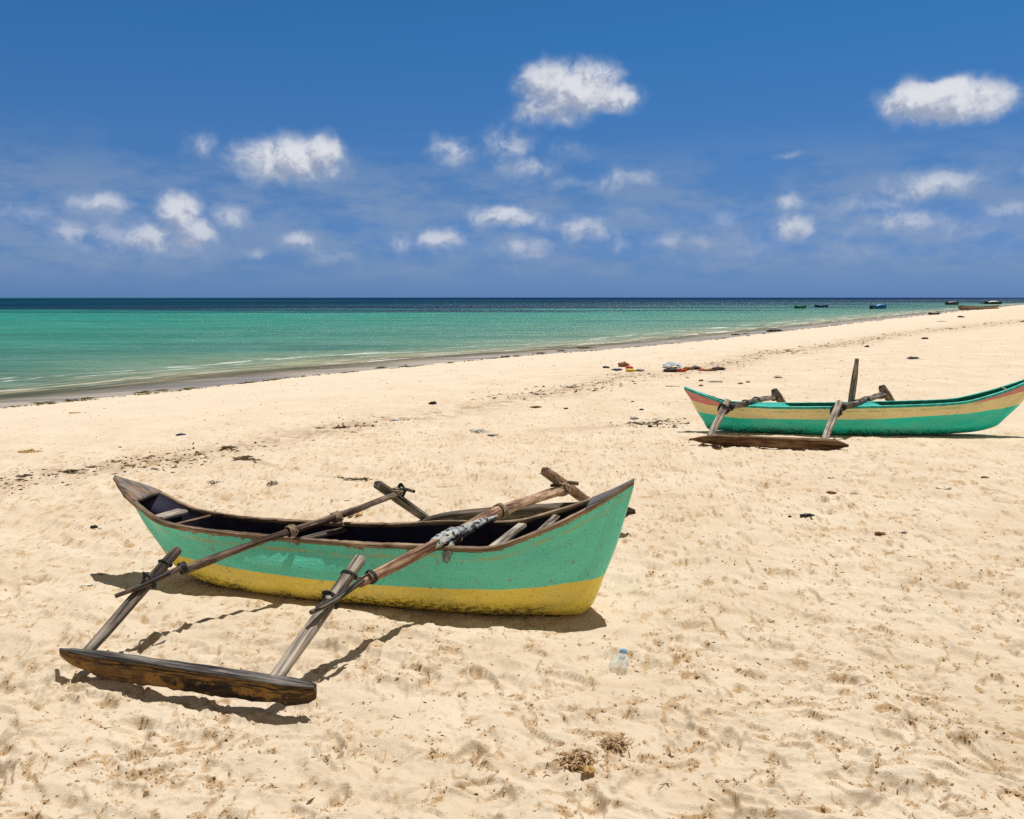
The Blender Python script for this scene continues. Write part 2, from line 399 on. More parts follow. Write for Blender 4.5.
def sand_mat():
    m,nt,b=new_mat('beach_sand'); N=NT(nt); pos=N.n('ShaderNodeNewGeometry').outputs['Position']
    n1=N.noise(pos,1.1,5,.6); n2=N.noise(pos,7,5,.65); n3=N.noise(pos,900,2,.6); n4=N.noise(pos,260,3,.6)
    c=N.mix(N.mr(n1,.3,.7),(.565,.458,.335),(.63,.53,.41))
    c=N.mix(N.mr(n2,.60,.74,0,.18),c,(.50,.36,.215))
    fk=N.noise(N.mapping(pos,(7,11,7),(0,0,0),(0,0,R(-25))),1.,7,.72); fz=N.noise(pos,.9,4,.6)
    c=N.mix(N.math('MULTIPLY',N.mr(fk,.575,.61,0,.75),N.math('MULTIPLY',N.mr(fz,.49,.60,.03,1.),N.mr(N.attr('shore'),2.5,6,.12,1.))),c,(.33,.215,.11))
    c=N.mix(N.mr(N.attr('shore'),9,3,0,.6),c,(.645,.54,.425))
    # long faint wrack stains that run along the beach
    st=N.noise(N.mapping(pos,(.5,1.9,1),(0,0,0),(0,0,R(-35))),1.,6,.62)
    c=N.mix(N.math('MULTIPLY',N.mr(st,.57,.70,0,.28),N.mr(N.attr('shore'),4,7)),c,(.50,.36,.22))
    c=N.mix(N.math('MULTIPLY',N.attr('damp_shade'),.9),c,(.40,.24,.10))  # damp sand plus painted shade in creases and on scarp faces
    n5=N.noise(pos,95,5,.75); c=N.mix(N.mr(n5,.62,.70,0,.30),c,(.36,.25,.15)); c=N.mix(N.mr(n5,.30,.42,.25,0),c,(.76,.66,.53))
    c=N.mix(N.mr(n3,.64,.72,0,.30),c,(.24,.16,.10)); c=N.mix(N.mr(n3,.30,.44,.35,0),c,(.80,.71,.59))
    n6=N.noise(pos,24,6,.75,.6); c=N.mix(N.math('MULTIPLY',N.mr(n6,.60,.66,0,.6),N.mr(N.noise(pos,1.7,4,.6),.50,.60)),c,(.44,.29,.15))
    c=N.mix(N.mr(n4,.66,.75,0,.30),c,(.33,.21,.12))
    c=N.mix(N.math('MULTIPLY',N.attr('stain'),N.mr(N.noise(pos,3.5,6,.7),.40,.62,0,.85)),c,(.27,.175,.10))
    sh=N.math('ADD',N.attr('shore'),N.math('MULTIPLY',N.math('SUBTRACT',N.noise(N.mapping(pos,(.5,.5,.5)),1.,3),.5),.8))
    wet=N.mr(sh,.12,-.12)
    c=N.mix(wet,c,N.mix(N.mr(N.noise(N.mapping(pos,(.25,.9,1),(0,0,0),(0,0,R(-33))),1.,5),.38,.62),(.23,.185,.145),(.47,.385,.275)))
    N.set(b.inputs['Base Color'],c); N.set(b.inputs['Roughness'],N.mr(wet,0,1,.95,.32)); N.set(b.inputs['Specular IOR Level'],N.mr(wet,0,1,.10,.16))
    h=N.math('ADD',N.math('MULTIPLY',n3,.35),N.math('ADD',N.math('MULTIPLY',n4,.5),N.math('MULTIPLY',N.noise(pos,60,4,.6),.9)))
    b1=N.n('ShaderNodeBump'); N.set(b1.inputs['Strength'],N.mr(wet,0,1,.5,.05)); b1.inputs['Distance'].default_value=.010; N.set(b1.inputs['Height'],h)
    big=N.math('ADD',N.math('ADD',N.noise(pos,13,6,.68),N.math('MULTIPLY',n6,.5)),N.math('MULTIPLY',N.noise(pos,4,3,.6),1.2))
    b2=N.n('ShaderNodeBump'); N.set(b2.inputs['Strength'],N.mr(wet,0,1,.32,.02)); b2.inputs['Distance'].default_value=.026; N.set(b2.inputs['Height'],big); N.set(b2.inputs['Normal'],b1.outputs[0])
    N.set(b.inputs['Normal'],b2.outputs[0]); return m
# wrack stain lines (seaweed tide marks) in world space
def poly_dist(X,Y,pts):
    D=np.full(X.shape,1e9)
    for a,b in zip(pts[:-1],pts[1:]):
        ab=b-a;t=np.clip(((X-a[0])*ab[0]+(Y-a[1])*ab[1])/(ab@ab),0,1)
        D=np.minimum(D,np.hypot(X-a[0]-t*ab[0],Y-a[1]-t*ab[1]))
    return D
TIDE1=[at(*q,-.02)[:2] for q in [(-60,497),(0,485),(60,473),(120,467),(180,461),(240,448),(300,436),(370,423),(440,415),(500,402),(560,394),(620,377),(700,371),(760,355),(830,346),(900,334),(1024,321),(1150,312)]]
TIDE2=[at(*q,-.02)[:2] for q in [(240,462),(270,469),(320,478),(365,484)]]
TIDE3=[at(*q,-.01)[:2] for q in [(540,432),(600,428),(670,425)]]
TIDE4=[at(*q,-.03)[:2] for q in [(430,412),(520,394),(600,386),(680,374)]]
stain=np.exp(-(poly_dist(XX,YY,TIDE1)/(.16+.02*YY.clip(0,120)))**2)*.8
stain=np.maximum(stain,np.exp(-(poly_dist(XX,YY,TIDE2)/.05)**2)*.9)
stain=np.maximum(stain,np.exp(-(poly_dist(XX,YY,TIDE3)/.20)**2)*.5)
sand=grid_mesh('beach_sand',XX,YY,ZZ,{'damp_shade':DAMP_SHADE,'shore':np.clip(DSH,-50,50),'stain':stain},sand_mat()); tag(sand,kind='structure')

# ------------------------------------------------------------------ sea
def sea():
    ys=np.unique(np.r_[-60,-20,0,4,np.geomspace(6,300,260),np.geomspace(300,60000,60)]); ts=np.r_[-40000,-8000,-2500,-900,-350,-150,-70,-40,-25,np.linspace(-18,3,64)]
    Y,T=np.meshgrid(ys,ts,indexing='ij'); gx=np.interp(Y,sh_y,sh_x); sl=(np.interp(Y+1,sh_y,sh_x)-np.interp(Y-1,sh_y,sh_x))/2
    X=gx+T*np.sqrt(1+sl*sl)
    D=shore(X,Y)
    lap=np.exp(-((D+2.6)/1.1)**2)*(.03+.02*perlin(X*.35,Y*.35,7))+np.exp(-((D+6.)/1.6)**2)*.03*(.5+perlin(X*.2,Y*.2,8))
    Z=SEA+lap*(Y<250)
    m,nt,b=new_mat('sea_water'); N=NT(nt); pos=N.n('ShaderNodeNewGeometry').outputs['Position']
    sx=N.n('ShaderNodeSeparateXYZ'); N.set(sx.inputs[0],pos); x_,y_=sx.outputs[0],sx.outputs[1]
    sd=N.math('MULTIPLY',N.attr('shore'),-1.)
    patch=N.noise(N.mapping(pos,(.012,.05,1)),1.,5,.6); patch2=N.noise(N.mapping(pos,(.05,.16,1),(4,0,0),(0,0,R(-8))),1.,4,.6)
    lg=N.math('LOGARITHM',N.math('MAXIMUM',sd,.5),10.)     # -0.3 .. 4
    lg=N.math('ADD',lg,N.math('MULTIPLY',N.math('SUBTRACT',patch,.5),.35))
    c=N.ramp(N.math('DIVIDE',N.math('ADD',lg,.3),3.),[(0,(.36,.30,.20)),(.25,(.27,.26,.17)),(.36,(.16,.235,.165)),(.46,(.075,.195,.15)),(.58,(.032,.195,.15)),(.72,(.012,.205,.165)),(.9,(.006,.18,.155)),(1,(.005,.12,.13))])
    c=N.mix(N.mr(patch2,.47,.60,0,.45),c,(.010,.105,.092)); fr=N.noise(N.mapping(pos,(.16,1.3,1)),1.,6,.75); c=N.mix(N.mr(fr,.53,.62,0,.40),c,(.12,.26,.25)); c=N.mix(N.mr(fr,.46,.38,0,.35),c,(.012,.085,.075))
    # reef edge: deep blue water beyond
    yb=N.math('ADD',135.,N.math('ADD',N.math('MULTIPLY',N.math('MAXIMUM',x_,0.),.80),N.math('MULTIPLY',N.math('MINIMUM',x_,0.),.10)))
    q=N.math('DIVIDE',N.math('SUBTRACT',y_,yb),yb)
    st=N.noise(N.mapping(pos,(.008,.055,1)),1.,5,.65)
    q=N.math('ADD',q,N.math('MULTIPLY',N.math('SUBTRACT',st,.5),2.6))
    qq=N.math('DIVIDE',N.math('SUBTRACT',y_,yb),yb)
    deep=N.math('MULTIPLY',N.mr(q,-.02,.10),N.mr(qq,-.5,-.25)); deep=N.math('MAXIMUM',deep,N.mr(qq,.25,.6))
    c=N.mix(deep,c,N.mix(N.mr(y_,300,2500),N.mix(N.mr(N.noise(N.mapping(pos,(.006,.03,1)),1.,4,.6),.4,.6),(.002,.020,.055),(.003,.050,.085)),(.002,.012,.075)))
    # foam lines on the small breaking ripples
    cvx=N.n('ShaderNodeCombineXYZ'); N.set(cvx.inputs[0],N.math('MULTIPLY',y_,.30)); N.set(cvx.inputs[1],N.math('MULTIPLY',sd,1.3)); al=cvx.outputs[0]
    cvy=N.n('ShaderNodeCombineXYZ'); N.set(cvy.inputs[0],N.math('MULTIPLY',y_,.35)); N.set(cvy.inputs[1],N.math('MULTIPLY',sd,2.6))
    sb=N.noise(cvy.outputs[0],1.,4,.6); c=N.mix(N.math('MULTIPLY',N.mr(sb,.48,.60,0,.75),N.mr(sd,5.5,3.0)),c,(.56,.46,.31)); c=N.mix(N.math('MULTIPLY',N.math('MULTIPLY',N.mr(sb,.50,.40,0,.4),N.mr(sd,9,4.0)),N.mr(sd,2.2,3.2)),c,(.075,.10,.07))
    f1=N.noise(al,1.,6,.7,.5); band=N.math('MAXIMUM',N.math('MULTIPLY',N.mr(sd,2.3,2.7),N.mr(sd,4.2,3.2)),N.math('MULTIPLY',N.math('MULTIPLY',N.mr(sd,4.9,5.5),N.mr(sd,7,6.3)),.8))
    band=N.math('MAXIMUM',band,N.math('MULTIPLY',N.math('MULTIPLY',N.mr(sd,1.2,2.5),N.mr(sd,9.,5.)),N.mr(y_,45,90))); f2=N.noise(pos,6,5,.7)
    foam=N.math('MULTIPLY',N.math('MULTIPLY',N.mr(f1,.53,.61),band),N.mr(f2,.36,.46))
    ff=N.noise(N.mapping(pos,(.6,2.4,1),(0,0,0),(0,0,R(-20))),1.,5,.75); foam=N.math('MAXIMUM',foam,N.math('MULTIPLY',N.mr(ff,.755,.78),N.mr(sd,30,6)))
    c=N.mix(foam,c,(.74,.73,.68))
    N.set(b.inputs['Base Color'],c)
    a=N.math('MAXIMUM',N.mr(sd,1.6,4.0,.15,1.0),foam)
    N.set(b.inputs['Alpha'],a); b.inputs['Specular IOR Level'].default_value=0.
    N.set(b.inputs['Roughness'],N.mr(foam,0,1,.22,.9)); b.inputs['IOR'].default_value=1.33
    w1=N.noise(N.mapping(pos,(.5,1.5,1),(0,0,0),(0,0,R(-15))),1.,6,.62); w2=N.noise(N.mapping(pos,(.06,.22,1)),1.,5,.6)
    w3=N.noise(N.mapping(pos,(2.5,6,1),(0,0,0),(0,0,R(-25))),1.,4,.6)
    nb=N.bump(w3,.6,.05,N.bump(w2,1.,2.0,N.bump(w1,.9,.35))); N.set(b.inputs['Normal'],nb)
    gl=N.n('ShaderNodeBsdfGlossy'); gl.inputs['Roughness'].default_value=.30; N.set(gl.inputs['Normal'],nb)
    mx=N.n('ShaderNodeMixShader'); N.set(mx.inputs[0],N.math('MULTIPLY',N.mr(sd,1.,6.,.03,.09),N.mr(sd,30,250,1.,.25))); ou=[q for q in nt.nodes if q.type=='OUTPUT_MATERIAL'][0]
    nt.links.new(b.outputs[0],mx.inputs[1]); nt.links.new(gl.outputs[0],mx.inputs[2]); nt.links.new(mx.outputs[0],ou.inputs[0])
    o=grid_mesh('sea_water',X[:, :],Y,Z,{'shore':np.clip(D,-30000,50)},m); return tag(o,kind='structure')
sea()

# ------------------------------------------------------------------ outrigger boats
TM=.42
def halfw(t,wm,wg):
    t=np.clip(t,0,1); a=wm*(1-(1-np.clip(t/TM,0,1))**2.6)**(1/2.2)
    q=np.clip((t-TM)/(1-TM),0,1); return np.where(t<TM,a,wm+(wg-wm)*(q*q*(2-q)))
BOAT1=dict(deg=13.0,L=3.37,s0=(-2.6,5.254),S=[0,.06,.15,.27,.4,.53,.65,.76,.86,.94,1.],
 zg=[.636,.533,.4,.37,.368,.376,.403,.419,.53,.66,.783],wg=[.005,.125,.172,.170,.187,.216,.262,.283,.215,.115,.006],
 wm=[.005,.045,.125,.222,.264,.280,.290,.288,.228,.123,.006],
 ks=[0,.023,.041,.073,.108,.133,.16,.24,.4,.6,.8,.912,.929,.936,.953,.972,.992,1.],
 kz=[.600,.554,.464,.303,.177,.080,.03,-.02,-.04,-.04,-.03,-.02,.019,.054,.214,.389,.64,.745])
BOAT2=dict(deg=5.0,L=4.616,s0=(2.333,11.021),S=[0,.06,.15,.27,.4,.53,.65,.76,.86,.94,1.],
 zg=[.597,.498,.387,.372,.38,.397,.419,.452,.567,.707,.832],wg=[.005,.113,.18,.209,.218,.218,.205,.175,.132,.076,.006],
 wm=[.005,.071,.135,.185,.21,.215,.2,.168,.12,.065,.006],
 ks=[0,.017,.035,.056,.073,.2,.35,.55,.7,.8,.873,.905,.94,.974,1.],kz=[.56,.447,.289,.148,.026,0,-.02,-.02,0,.03,.111,.25,.424,.636,.80])
class Hull:
    def __init__(s,d):
        s.d=d;a=R(d['deg']);s.dv=np.array([math.cos(a),-math.sin(a)]);s.n=np.array([-s.dv[1],s.dv[0]]);s.L=d['L'];s.s0=np.array(d['s0'])
    def zg(s,t): return pchip(s.d['S'],s.d['zg'],np.atleast_1d(t))
    def wg(s,t): return pchip(s.d['S'],s.d['wg'],np.atleast_1d(t))
    def wm(s,t): return pchip(s.d['S'],s.d['wm'],np.atleast_1d(t))
    def zk(s,t): return pchip(s.d['ks'],s.d['kz'],np.atleast_1d(t))
    def pt(s,t,n,z): c=s.s0+s.dv*(t*s.L)+s.n*n; return np.array([c[0],c[1],z])
    def rail(s,t,side,dz=0,dn=0): return s.pt(t,side*(float(s.wg(t)[0])+dn),float(s.zg(t)[0])+dz)
    def shell(s,lines,thick=0.,drop=0.,floor=0.,t0=0.,t1=1.):
        """lofted skin; lines: dict attr -> list of (t,z) paint lines"""
        T=np.unique(np.concatenate([np.linspace(t0,t0+.16*(t1-t0),26),np.linspace(t0+.16*(t1-t0),t0+.86*(t1-t0),50),np.linspace(t0+.86*(t1-t0),t1,34)]))
        K=40; U=np.linspace(0,1,K); zk=s.zk(T);zg=s.zg(T)-drop;wg=s.wg(T);wm=s.wm(T)
        if floor: zk=np.maximum(zk+thick,floor)
        mb=MB(); V=[];UV=[];A={k:[] for k in lines};top=[];low=[]
        for side in (-1,1):
            for i,t in enumerate(T):
                k0=min(zk[i],zg[i]-.004); z=k0+(zg[i]-k0)*U
                tz=(z-s.zk(t)[0])/max(s.zg(t)[0]-s.zk(t)[0],1e-3)
                w=halfw(tz,wm[i],wg[i]); 
                if thick: w=np.maximum(w-thick,.0015); w[0]=0 if floor else w[0]
                else: w[0]=0
                acc=0
                for j in range(K):
                    V.append(s.pt(t,side*w[j],z[j])); 
                    if j: acc+=math.hypot(w[j]-w[j-1],z[j]-z[j-1])
                    UV.append((t*s.L+(10 if side>0 else 0),acc)); top.append(z[j]-zg[i]); low.append(z[j])
                    for k,l in lines.items(): A[k].append(z[j]-np.interp(t,[q[0] for q in l],[q[1] for q in l]))
        F=[];n1=len(T)*K
        for sd in (0,1):
            for i in range(len(T)-1):
                for j in range(K-1):
                    a=sd*n1+i*K+j; q=(a,a+K,a+K+1,a+1)
                    if (sd==1)!=(thick>0): q=q[::-1]
                    F.append(q)
        # close keel seam between sides
        mb.add(V,F,UV,top=top,low=low,**A); return mb
    def gunwale(s,side,w0,w1,h,t0=0.,t1=1.,out=.012,wob=.0015,lift=.006):
        """rail plank; width grows to w1 at the bow"""
        T=np.linspace(t0,t1,110); mb=MB();V=[];UV=[];rr=np.random.default_rng(5+side)
        for i,t in enumerate(T):
            w=float(s.wg(t)[0]); z=float(s.zg(t)[0])+lift; wd=w0+(w1-w0)*float(sst(.72,.95,np.array(t)))
            wi=max(w+out-wd,.0008); k=1.0 if .005<t<.995 else .8
            prof=[(w+out,z-h),(w+out+.002,z-.4*h),(w+out-.002,z-.004),(w+out-.006,z),(wi+.004,z),(wi,z-.005),(wi,z-h)]
            for (n_,z_) in prof:
                V.append(s.pt(t,side*max(n_+rr.normal(0,wob),.0003 if wi<.001 else 0),z_+rr.normal(0,wob*.7))); 
            UV+=[(t*s.L,q*.012+.3*side) for q in range(7)]
        F=[]
        for i in range(len(T)-1):
            for j in range(7):
                a=i*7+j;b=i*7+(j+1)%7; q=(a,b,b+7,a+7); F.append(q[::-1] if side>0 else q)
        F+= [tuple(range(7)),tuple(range(len(V)-7,len(V)))]
        mb.add(V,F,UV); return mb
    def deck(s,t0,t1,dz=.004,notch=.0):
        T=np.linspace(t0,t1,16); mb=MB();V=[];UV=[];F=[]
        for lay in (0,1):
            for t in T:
                for j in range(7):
                    f=(j-3)/3.; w=max(float(s.wg(t)[0])+.004,.001); V.append(s.pt(t,f*w,float(s.zg(t)[0])+dz+.006*(1-f*f)-.02*lay)); UV.append((t*s.L,f*w))
        n=16*7
        for i in range(15):
            for j in range(6):
                a=i*7+j; F.append((a,a+7,a+8,a+1)); F.append((n+a,n+a+1,n+a+8,n+a+7))
        for i in range(15):
            for e in (0,6): a=i*7+e; F.append((a,a+7,a+7+n,a+n) if e==6 else (a,a+n,a+7+n,a+7))
        for i in (0,15):
            for j in range(6): a=i*7+j; F.append((a,a+1,a+1+n,a+n) if i==0 else (a,a+n,a+1+n,a+1))
        mb.add(V,F,UV); return mb
def plank(A,B,w,h,seed=0,up=(0,0,1),p=5.,taper=1.,wob=.05):
    mb=MB(); loft(mb,[A,(np.array(A)+np.array(B))/2,B],[w,w*(1+taper)/2,w*taper],[h,h,h],seg=16,n=10,p=p,wob=wob,seed=seed,up=up); return mb
def coil(center,axis,r,turns=4,pitch=.008,rr=.0045,seed=0,tail=0.,squash=1.,up=None):
    """rope wound round an axis, with an optional hanging tail"""
    axis=np.array(axis,float);axis/=np.linalg.norm(axis);u=np.cross(axis,(0,0,1));u/=np.linalg.norm(u)+1e-9;v=np.cross(u,axis)
    g=np.random.default_rng(seed); P=[]
    n=int(turns*10)
    for i in range(n+1):
        a=2*math.pi*i/10; rad=r*(1+g.normal(0,.05)); P.append(np.array(center)+axis*(pitch*(i/10-turns/2)+g.normal(0,pitch*.25))+u*rad*math.cos(a)+v*rad*squash*math.sin(a))
    mb=MB(); 
    if tail:
        e=P[-1]; P+= [e+np.array((.01,-.015,-.2*tail)),e+np.array((-.005,-.02,-.6*tail)),e+np.array((.012,-.012,-tail))]
    loft(mb,P,[rr],seg=6,n=2,seed=seed,wob=.15); return mb
def crossing(center,ax1,ax2,r,seed=0,rr=.005,mult=1):
    """X lashing joining two members"""
    g=np.random.default_rng(seed); a=np.array(ax1,float);a/=np.linalg.norm(a);b=np.array(ax2,float);b/=np.linalg.norm(b);c=np.cross(a,b);c/=np.linalg.norm(c)
    mb=MB(); P=[]
    for k in range(36*mult):
        t=2*math.pi*k/9; d1=(a+b) if (k//9)%2 else (a-b); d1=d1/np.linalg.norm(d1)
        P.append(np.array(center)+d1*r*math.cos(t)*(1+g.normal(0,.1))+c*r*.9*math.sin(t)+g.normal(0,.1*r,3))
    loft(mb,P,[rr],seg=6,n=2,seed=seed,wob=.1); return mb
def log_float(A,B,w,h,seed,bulge=.0,pointed=(1.,1.),sec=20,mid=0.,hp=1.):
    """outrigger float: flat-topped, boat shaped log; A,B are the tips of its top edge"""
    A=np.array(A);B=np.array(B);m=40; mb=MB();V=[];UV=[];d=B-A;L=np.linalg.norm(d);ax=d/L;sd=np.cross(ax,(0,0,1));sd/=np.linalg.norm(sd);up=np.cross(sd,ax); g=np.random.default_rng(seed)
    top=[]
    for i in range(m+1):
        t=i/m; e0=min(1,t/.22);e1=min(1,(1-t)/.14); tap=(1-(1-e0)**2.0*pointed[0])*(1-(1-e1)**2.6*pointed[1]); tap=max(tap,.10)
        c=A+d*t+up*bulge*4*t*(1-t)-up*h*mid*(1-tap)
        for k in range(sec+1):
            a=2*math.pi*(k%sec)/sec; x=math.copysign(abs(math.cos(a))**.75,math.cos(a))*w*tap; s_=math.sin(a)
            y=((.13+.3*mid*0)*s_ if s_>0 else -abs(s_)**.8)*h*max(tap**hp,.22)
            q=1+.05*math.sin(5*t+3*a+seed)+.05*math.sin(31*t+2*a)*math.sin(13*t+seed)+g.normal(0,.028)*(k<sec)
            if k==sec: V.append(V[-sec])
            else: V.append(c+sd*x*q+up*y*q)
            UV.append((t*L,a*w*.8))
    F=[(i*(sec+1)+k,i*(sec+1)+k+1,(i+1)*(sec+1)+k+1,(i+1)*(sec+1)+k) for i in range(m) for k in range(sec)]
    F+= [tuple(range(sec))[::-1],tuple(m*(sec+1)+k for k in range(sec))]
    mb.add(V,F,UV); return mb

# ---- near boat
H1=Hull(BOAT1)
WLINE=[(0,.45),(.10,.22),(.123,.195),(.146,.182),(.233,.178),(.33,.162),(.407,.156),(.477,.155),(.558,.153),(.66,.166),(.792,.188),(.845,.201),(.898,.223),(.953,.24),(1,.25)]
M['hull1']=hull_mat('green_over_yellow_paint',[(.98,.78,.12),('line',(.15,.78,.60))],None)
o1=H1.pt(.5,0,0.)
boat1=empty('outrigger_canoe',o1)
tag(boat1,'nearest outrigger canoe, green sides over a yellow bottom, brown rails, on the sand','canoe','wooden outrigger canoes on the beach')
hull=H1.shell({'line':WLINE}).build('hull',M['hull1'],boat1,o1)
H1.shell({},thick=.022,drop=.002,floor=.035,t0=.012,t1=.985).build('hull_lining',M['navy'],hull,o1)
for sd in (-1,1): H1.gunwale(sd,.036,.060,.026).build('gunwale',M['rail'],hull,o1)
H1.deck(.0,.072,.008).build('stern_deck',M['deck'],hull,o1)
H1.deck(.925,1.,.008).build('bow_deck',M['deckdark'],hull,o1)
# cross seats and sticks inside the hull
def inhull(px,py,z): return at(px,py,z)
def thw(H,t1,t2,dz,w,h,seed,mat,root,o,name='thwart',p=5.,edge=.012):
    def ww(t):
        zg=float(H.zg(t)[0]);zk=float(H.zk(t)[0]); return min(float(halfw(np.array((zg+min(dz,0)-zk)/(zg-zk)),float(H.wm(t)[0]),float(H.wg(t)[0]))),float(H.wg(t)[0]))-edge-(.02 if dz<-.02 else 0)
    A=H.pt(t1,-ww(t1),float(H.zg(t1)[0])+dz);B=H.pt(t2,ww(t2),float(H.zg(t2)[0])+dz)
    return plank(A,B,w,h,seed,p=p).build(name,mat,root,o)
thw(H1,.112,.118,-.035,.050,.016,3,M['driftpale'],hull,o1)
thw(H1,.150,.175,-.02,.011,.010,4,M['rail'],hull,o1,p=2.)
thw(H1,.395,.455,-.035,.026,.013,5,M['driftwood'],hull,o1)
thw(H1,.380,.425,-.050,.016,.010,15,M['driftwood'],hull,o1)
thw(H1,.770,.795,-.03,.030,.016,6,M['driftpale'],hull,o1)
thw(H1,.845,.862,-.03,.024,.012,7,M['driftpale'],hull,o1)
thw(H1,.668,.70,-.05,.02,.012,8,M['driftwood'],hull,o1)

def boom(root,o,P,Wd,mat,seed,name='boom'):
    mb=MB(); loft(mb,P,Wd,seg=16,n=12,wob=.13,seed=seed); return mb.build(name,mat,root,o)
A0=at(181,571,.352);A1=at(291,531,.425);A2=at(347,513,.442);A3=at(400,492.5,.405)
B0=at(360,583,.385);B1=at(452,536,.435);B2=at(500,511,.455);B3=at(567,488,.425)
bA=boom(boat1,o1,[A0,(A0+A1)/2+[0,0,.004],A1,A2,A3],[.025,.021,.020,.022,.020],M['pole'],1)
bB=boom(boat1,o1,[B0,(B0+B1)/2,B1,B2,B3],[.027,.031,.033,.037,.033],M['poleB'],2)
# knots on the booms
# near float and struts
def two_tone(ob,mat):
    ob.data.materials.append(mat)
    for k,p in enumerate(ob.data.polygons):
        if k<40*20 and (k%20)<10: p.material_index=1
fA=at(60,649,.150); fB=at(315,686,.175)
nf=log_float(fA,fB,.034,.105,3,pointed=(.85,.62),hp=.6).build('outrigger_float',M['float'],boat1,o1); two_tone(nf,M['floattop'])
sAt=at(178,549,.475);sAb=at(91,648,.150);sBt=at(361,558,.505);sBb=at(276,678,.165)
sdir=np.array([H1.dv[0],H1.dv[1],0.])
def strut(T,Bt,w,h,seed,mat,root,o,spin=sdir):
    T=np.array(T);Bt=np.array(Bt);Bt=Bt+(Bt-T)*.07;d=T-Bt;nrm=np.cross(d,spin);nrm/=np.linalg.norm(nrm)
    mb=MB(); mid=(T+Bt)/2
    loft(mb,[Bt,Bt+(T-Bt)*.33,Bt+(T-Bt)*.66,T-(T-Bt)*.04,T],[w*.82,w*.95,w,w*.92,w*.72],[h]*5,seg=16,n=8,p=4.,wob=.05,seed=seed,up=nrm); return mb.build('strut',mat,root,o)
st1=strut(sAt,sAb,.029,.019,11,M['driftwood'],boat1,o1); st2=strut(sBt,sBb,.032,.023,12,M['driftpale'],boat1,o1)
# pegs that splice boom to strut (thin sticks lying along the boom end)
def stick(root,o,P,r,mat,seed,name='peg'):
    mb=MB(); loft(mb,P,[r*.85,r,r],seg=10,n=6,wob=.08,seed=seed); return mb.build(name,mat,root,o)
stick(boat1,o1,[at(118,594,.335)+[0,-.03,0],at(150,582,.36)+[0,-.035,0],at(182,567,.40)+[0,-.02,0]],.0125,M['pole'],21)
stick(boat1,o1,[at(134,588,.355)+[0,-.03,0],at(160,576,.385)+[0,-.03,0],at(184,564,.41)+[0,-.02,0]],.0075,M['ropedark'],22,'splint')
stick(boat1,o1,[at(312,610,.375)+[0,-.03,0],at(335,599,.385)+[0,-.035,0],at(364,579,.43)+[0,-.02,0]],.0125,M['driftwood'],23)
stick(boat1,o1,[at(318,604,.395)+[0,-.04,0],at(340,592,.42)+[0,-.04,0],at(368,573,.44)+[0,-.02,0]],.0065,M['ropedark'],24,'splint')
axA=A1-A0;axB=B1-B0
coil(at(183,568,.37),axA,.030,5,.006,.0038,31).build('lashing',M['ropedark'],bA,o1)
coil(at(371,577,.40),axB,.034,4,.006,.0036,32).build('lashing',M['ropedark'],bB,o1)
cA=.5*(sAt*.78+sAb*.22+at(165,575,.37)); coil(sAt*.84+sAb*.16,sAt-sAb,.040,2,.007,.004,33,squash=.62).build('lashing',M['ropedark'],st1,o1)
coil(sBt*.84+sBb*.16,sBt-sBb,.044,2,.007,.004,34,squash=.62).build('lashing',M['ropedark'],st2,o1)
crossing(sAt*.66+sAb*.34+[0,-.015,0],axA,sAt-sAb,.044,35,.0034,4).build('lashing',M['ropedark'],st1,o1)
crossing(sBt*.62+sBb*.38+[0,-.015,0],axB,sBt-sBb,.044,36,.0034,4).build('lashing',M['ropedark'],st2,o1)
# rope bindings where booms cross the rails
for (P_,ax,b_,r_,sd_,tl) in ((A1,A2-A1,bA,.033,41,.0),(A1*.35+A2*.65+[.04,.04,0],A2-A1,bA,.032,42,.05),(B1,B2-B1,bB,.045,43,.07),(B2,B2-B1,bB,.045,44,.09)):
    coil(P_,ax,r_,7,.0065,.0042,sd_,tail=tl).build('lashing',M['rope'],b_,o1)
# far float and struts
gA=at(405,520,.16); gB=at(635,504,.27)
ff_=log_float(gA,gB,.055,.13,6,bulge=.03,pointed=(1.,1.),mid=.4).build('outrigger_float',M['farfloat'],boat1,o1)
tA=atY(377,484,5.58);bA_=atY(434,524,6.08);tB=atY(545,471,5.62);bB_=atY(594,506,6.28)
st3=strut(tA,bA_,.040,.024,13,M['driftwood'],boat1,o1);st4=strut(tB,bB_,.040,.028,14,M['poleB'],boat1,o1)
stick(boat1,o1,[A3+[-.08,-.06,.035],A3+[.03,.02,.02],at(414,491.5,.43)],.012,M['pole'],25)
stick(boat1,o1,[B3+[-.12,-.1,.04],B3+[.0,0,.04],at(578,483.5,.45)],.014,M['pole'],26)
coil(A3+[-.03,-.03,.005],A3-A2,.036,4,.009,.005,51,tail=.04).build('lashing',M['rope'],bA,o1)
coil(B3+[-.04,-.05,.005],B3-B2,.050,4,.011,.0055,52,tail=.03).build('lashing',M['rope'],bB,o1)
crossing(A3+[.0,.0,.01],A3-A2,tA-bA_,.045,53,.004,4).build('lashing',M['ropedark'],st3,o1)
# ropes slung from strut head to boom
for (h0,e0,root_,sd_) in ((tB,B3,st4,61),(tA,A3,st3,62)):
    for k in range(4):
        a=h0*(.97-.03*k)+e0*(.03+.03*k)+[.02*k-.02,-.02,.0]; b=e0+np.array((-.06+.03*k,-.05,.02)); 
        mb=MB(); loft(mb,[a,(a+b)/2+[-.008*k,0,-.01],b],[.0045],seg=6,n=5,seed=sd_+k); mb.build('lashing',M['rope'],root_,o1)
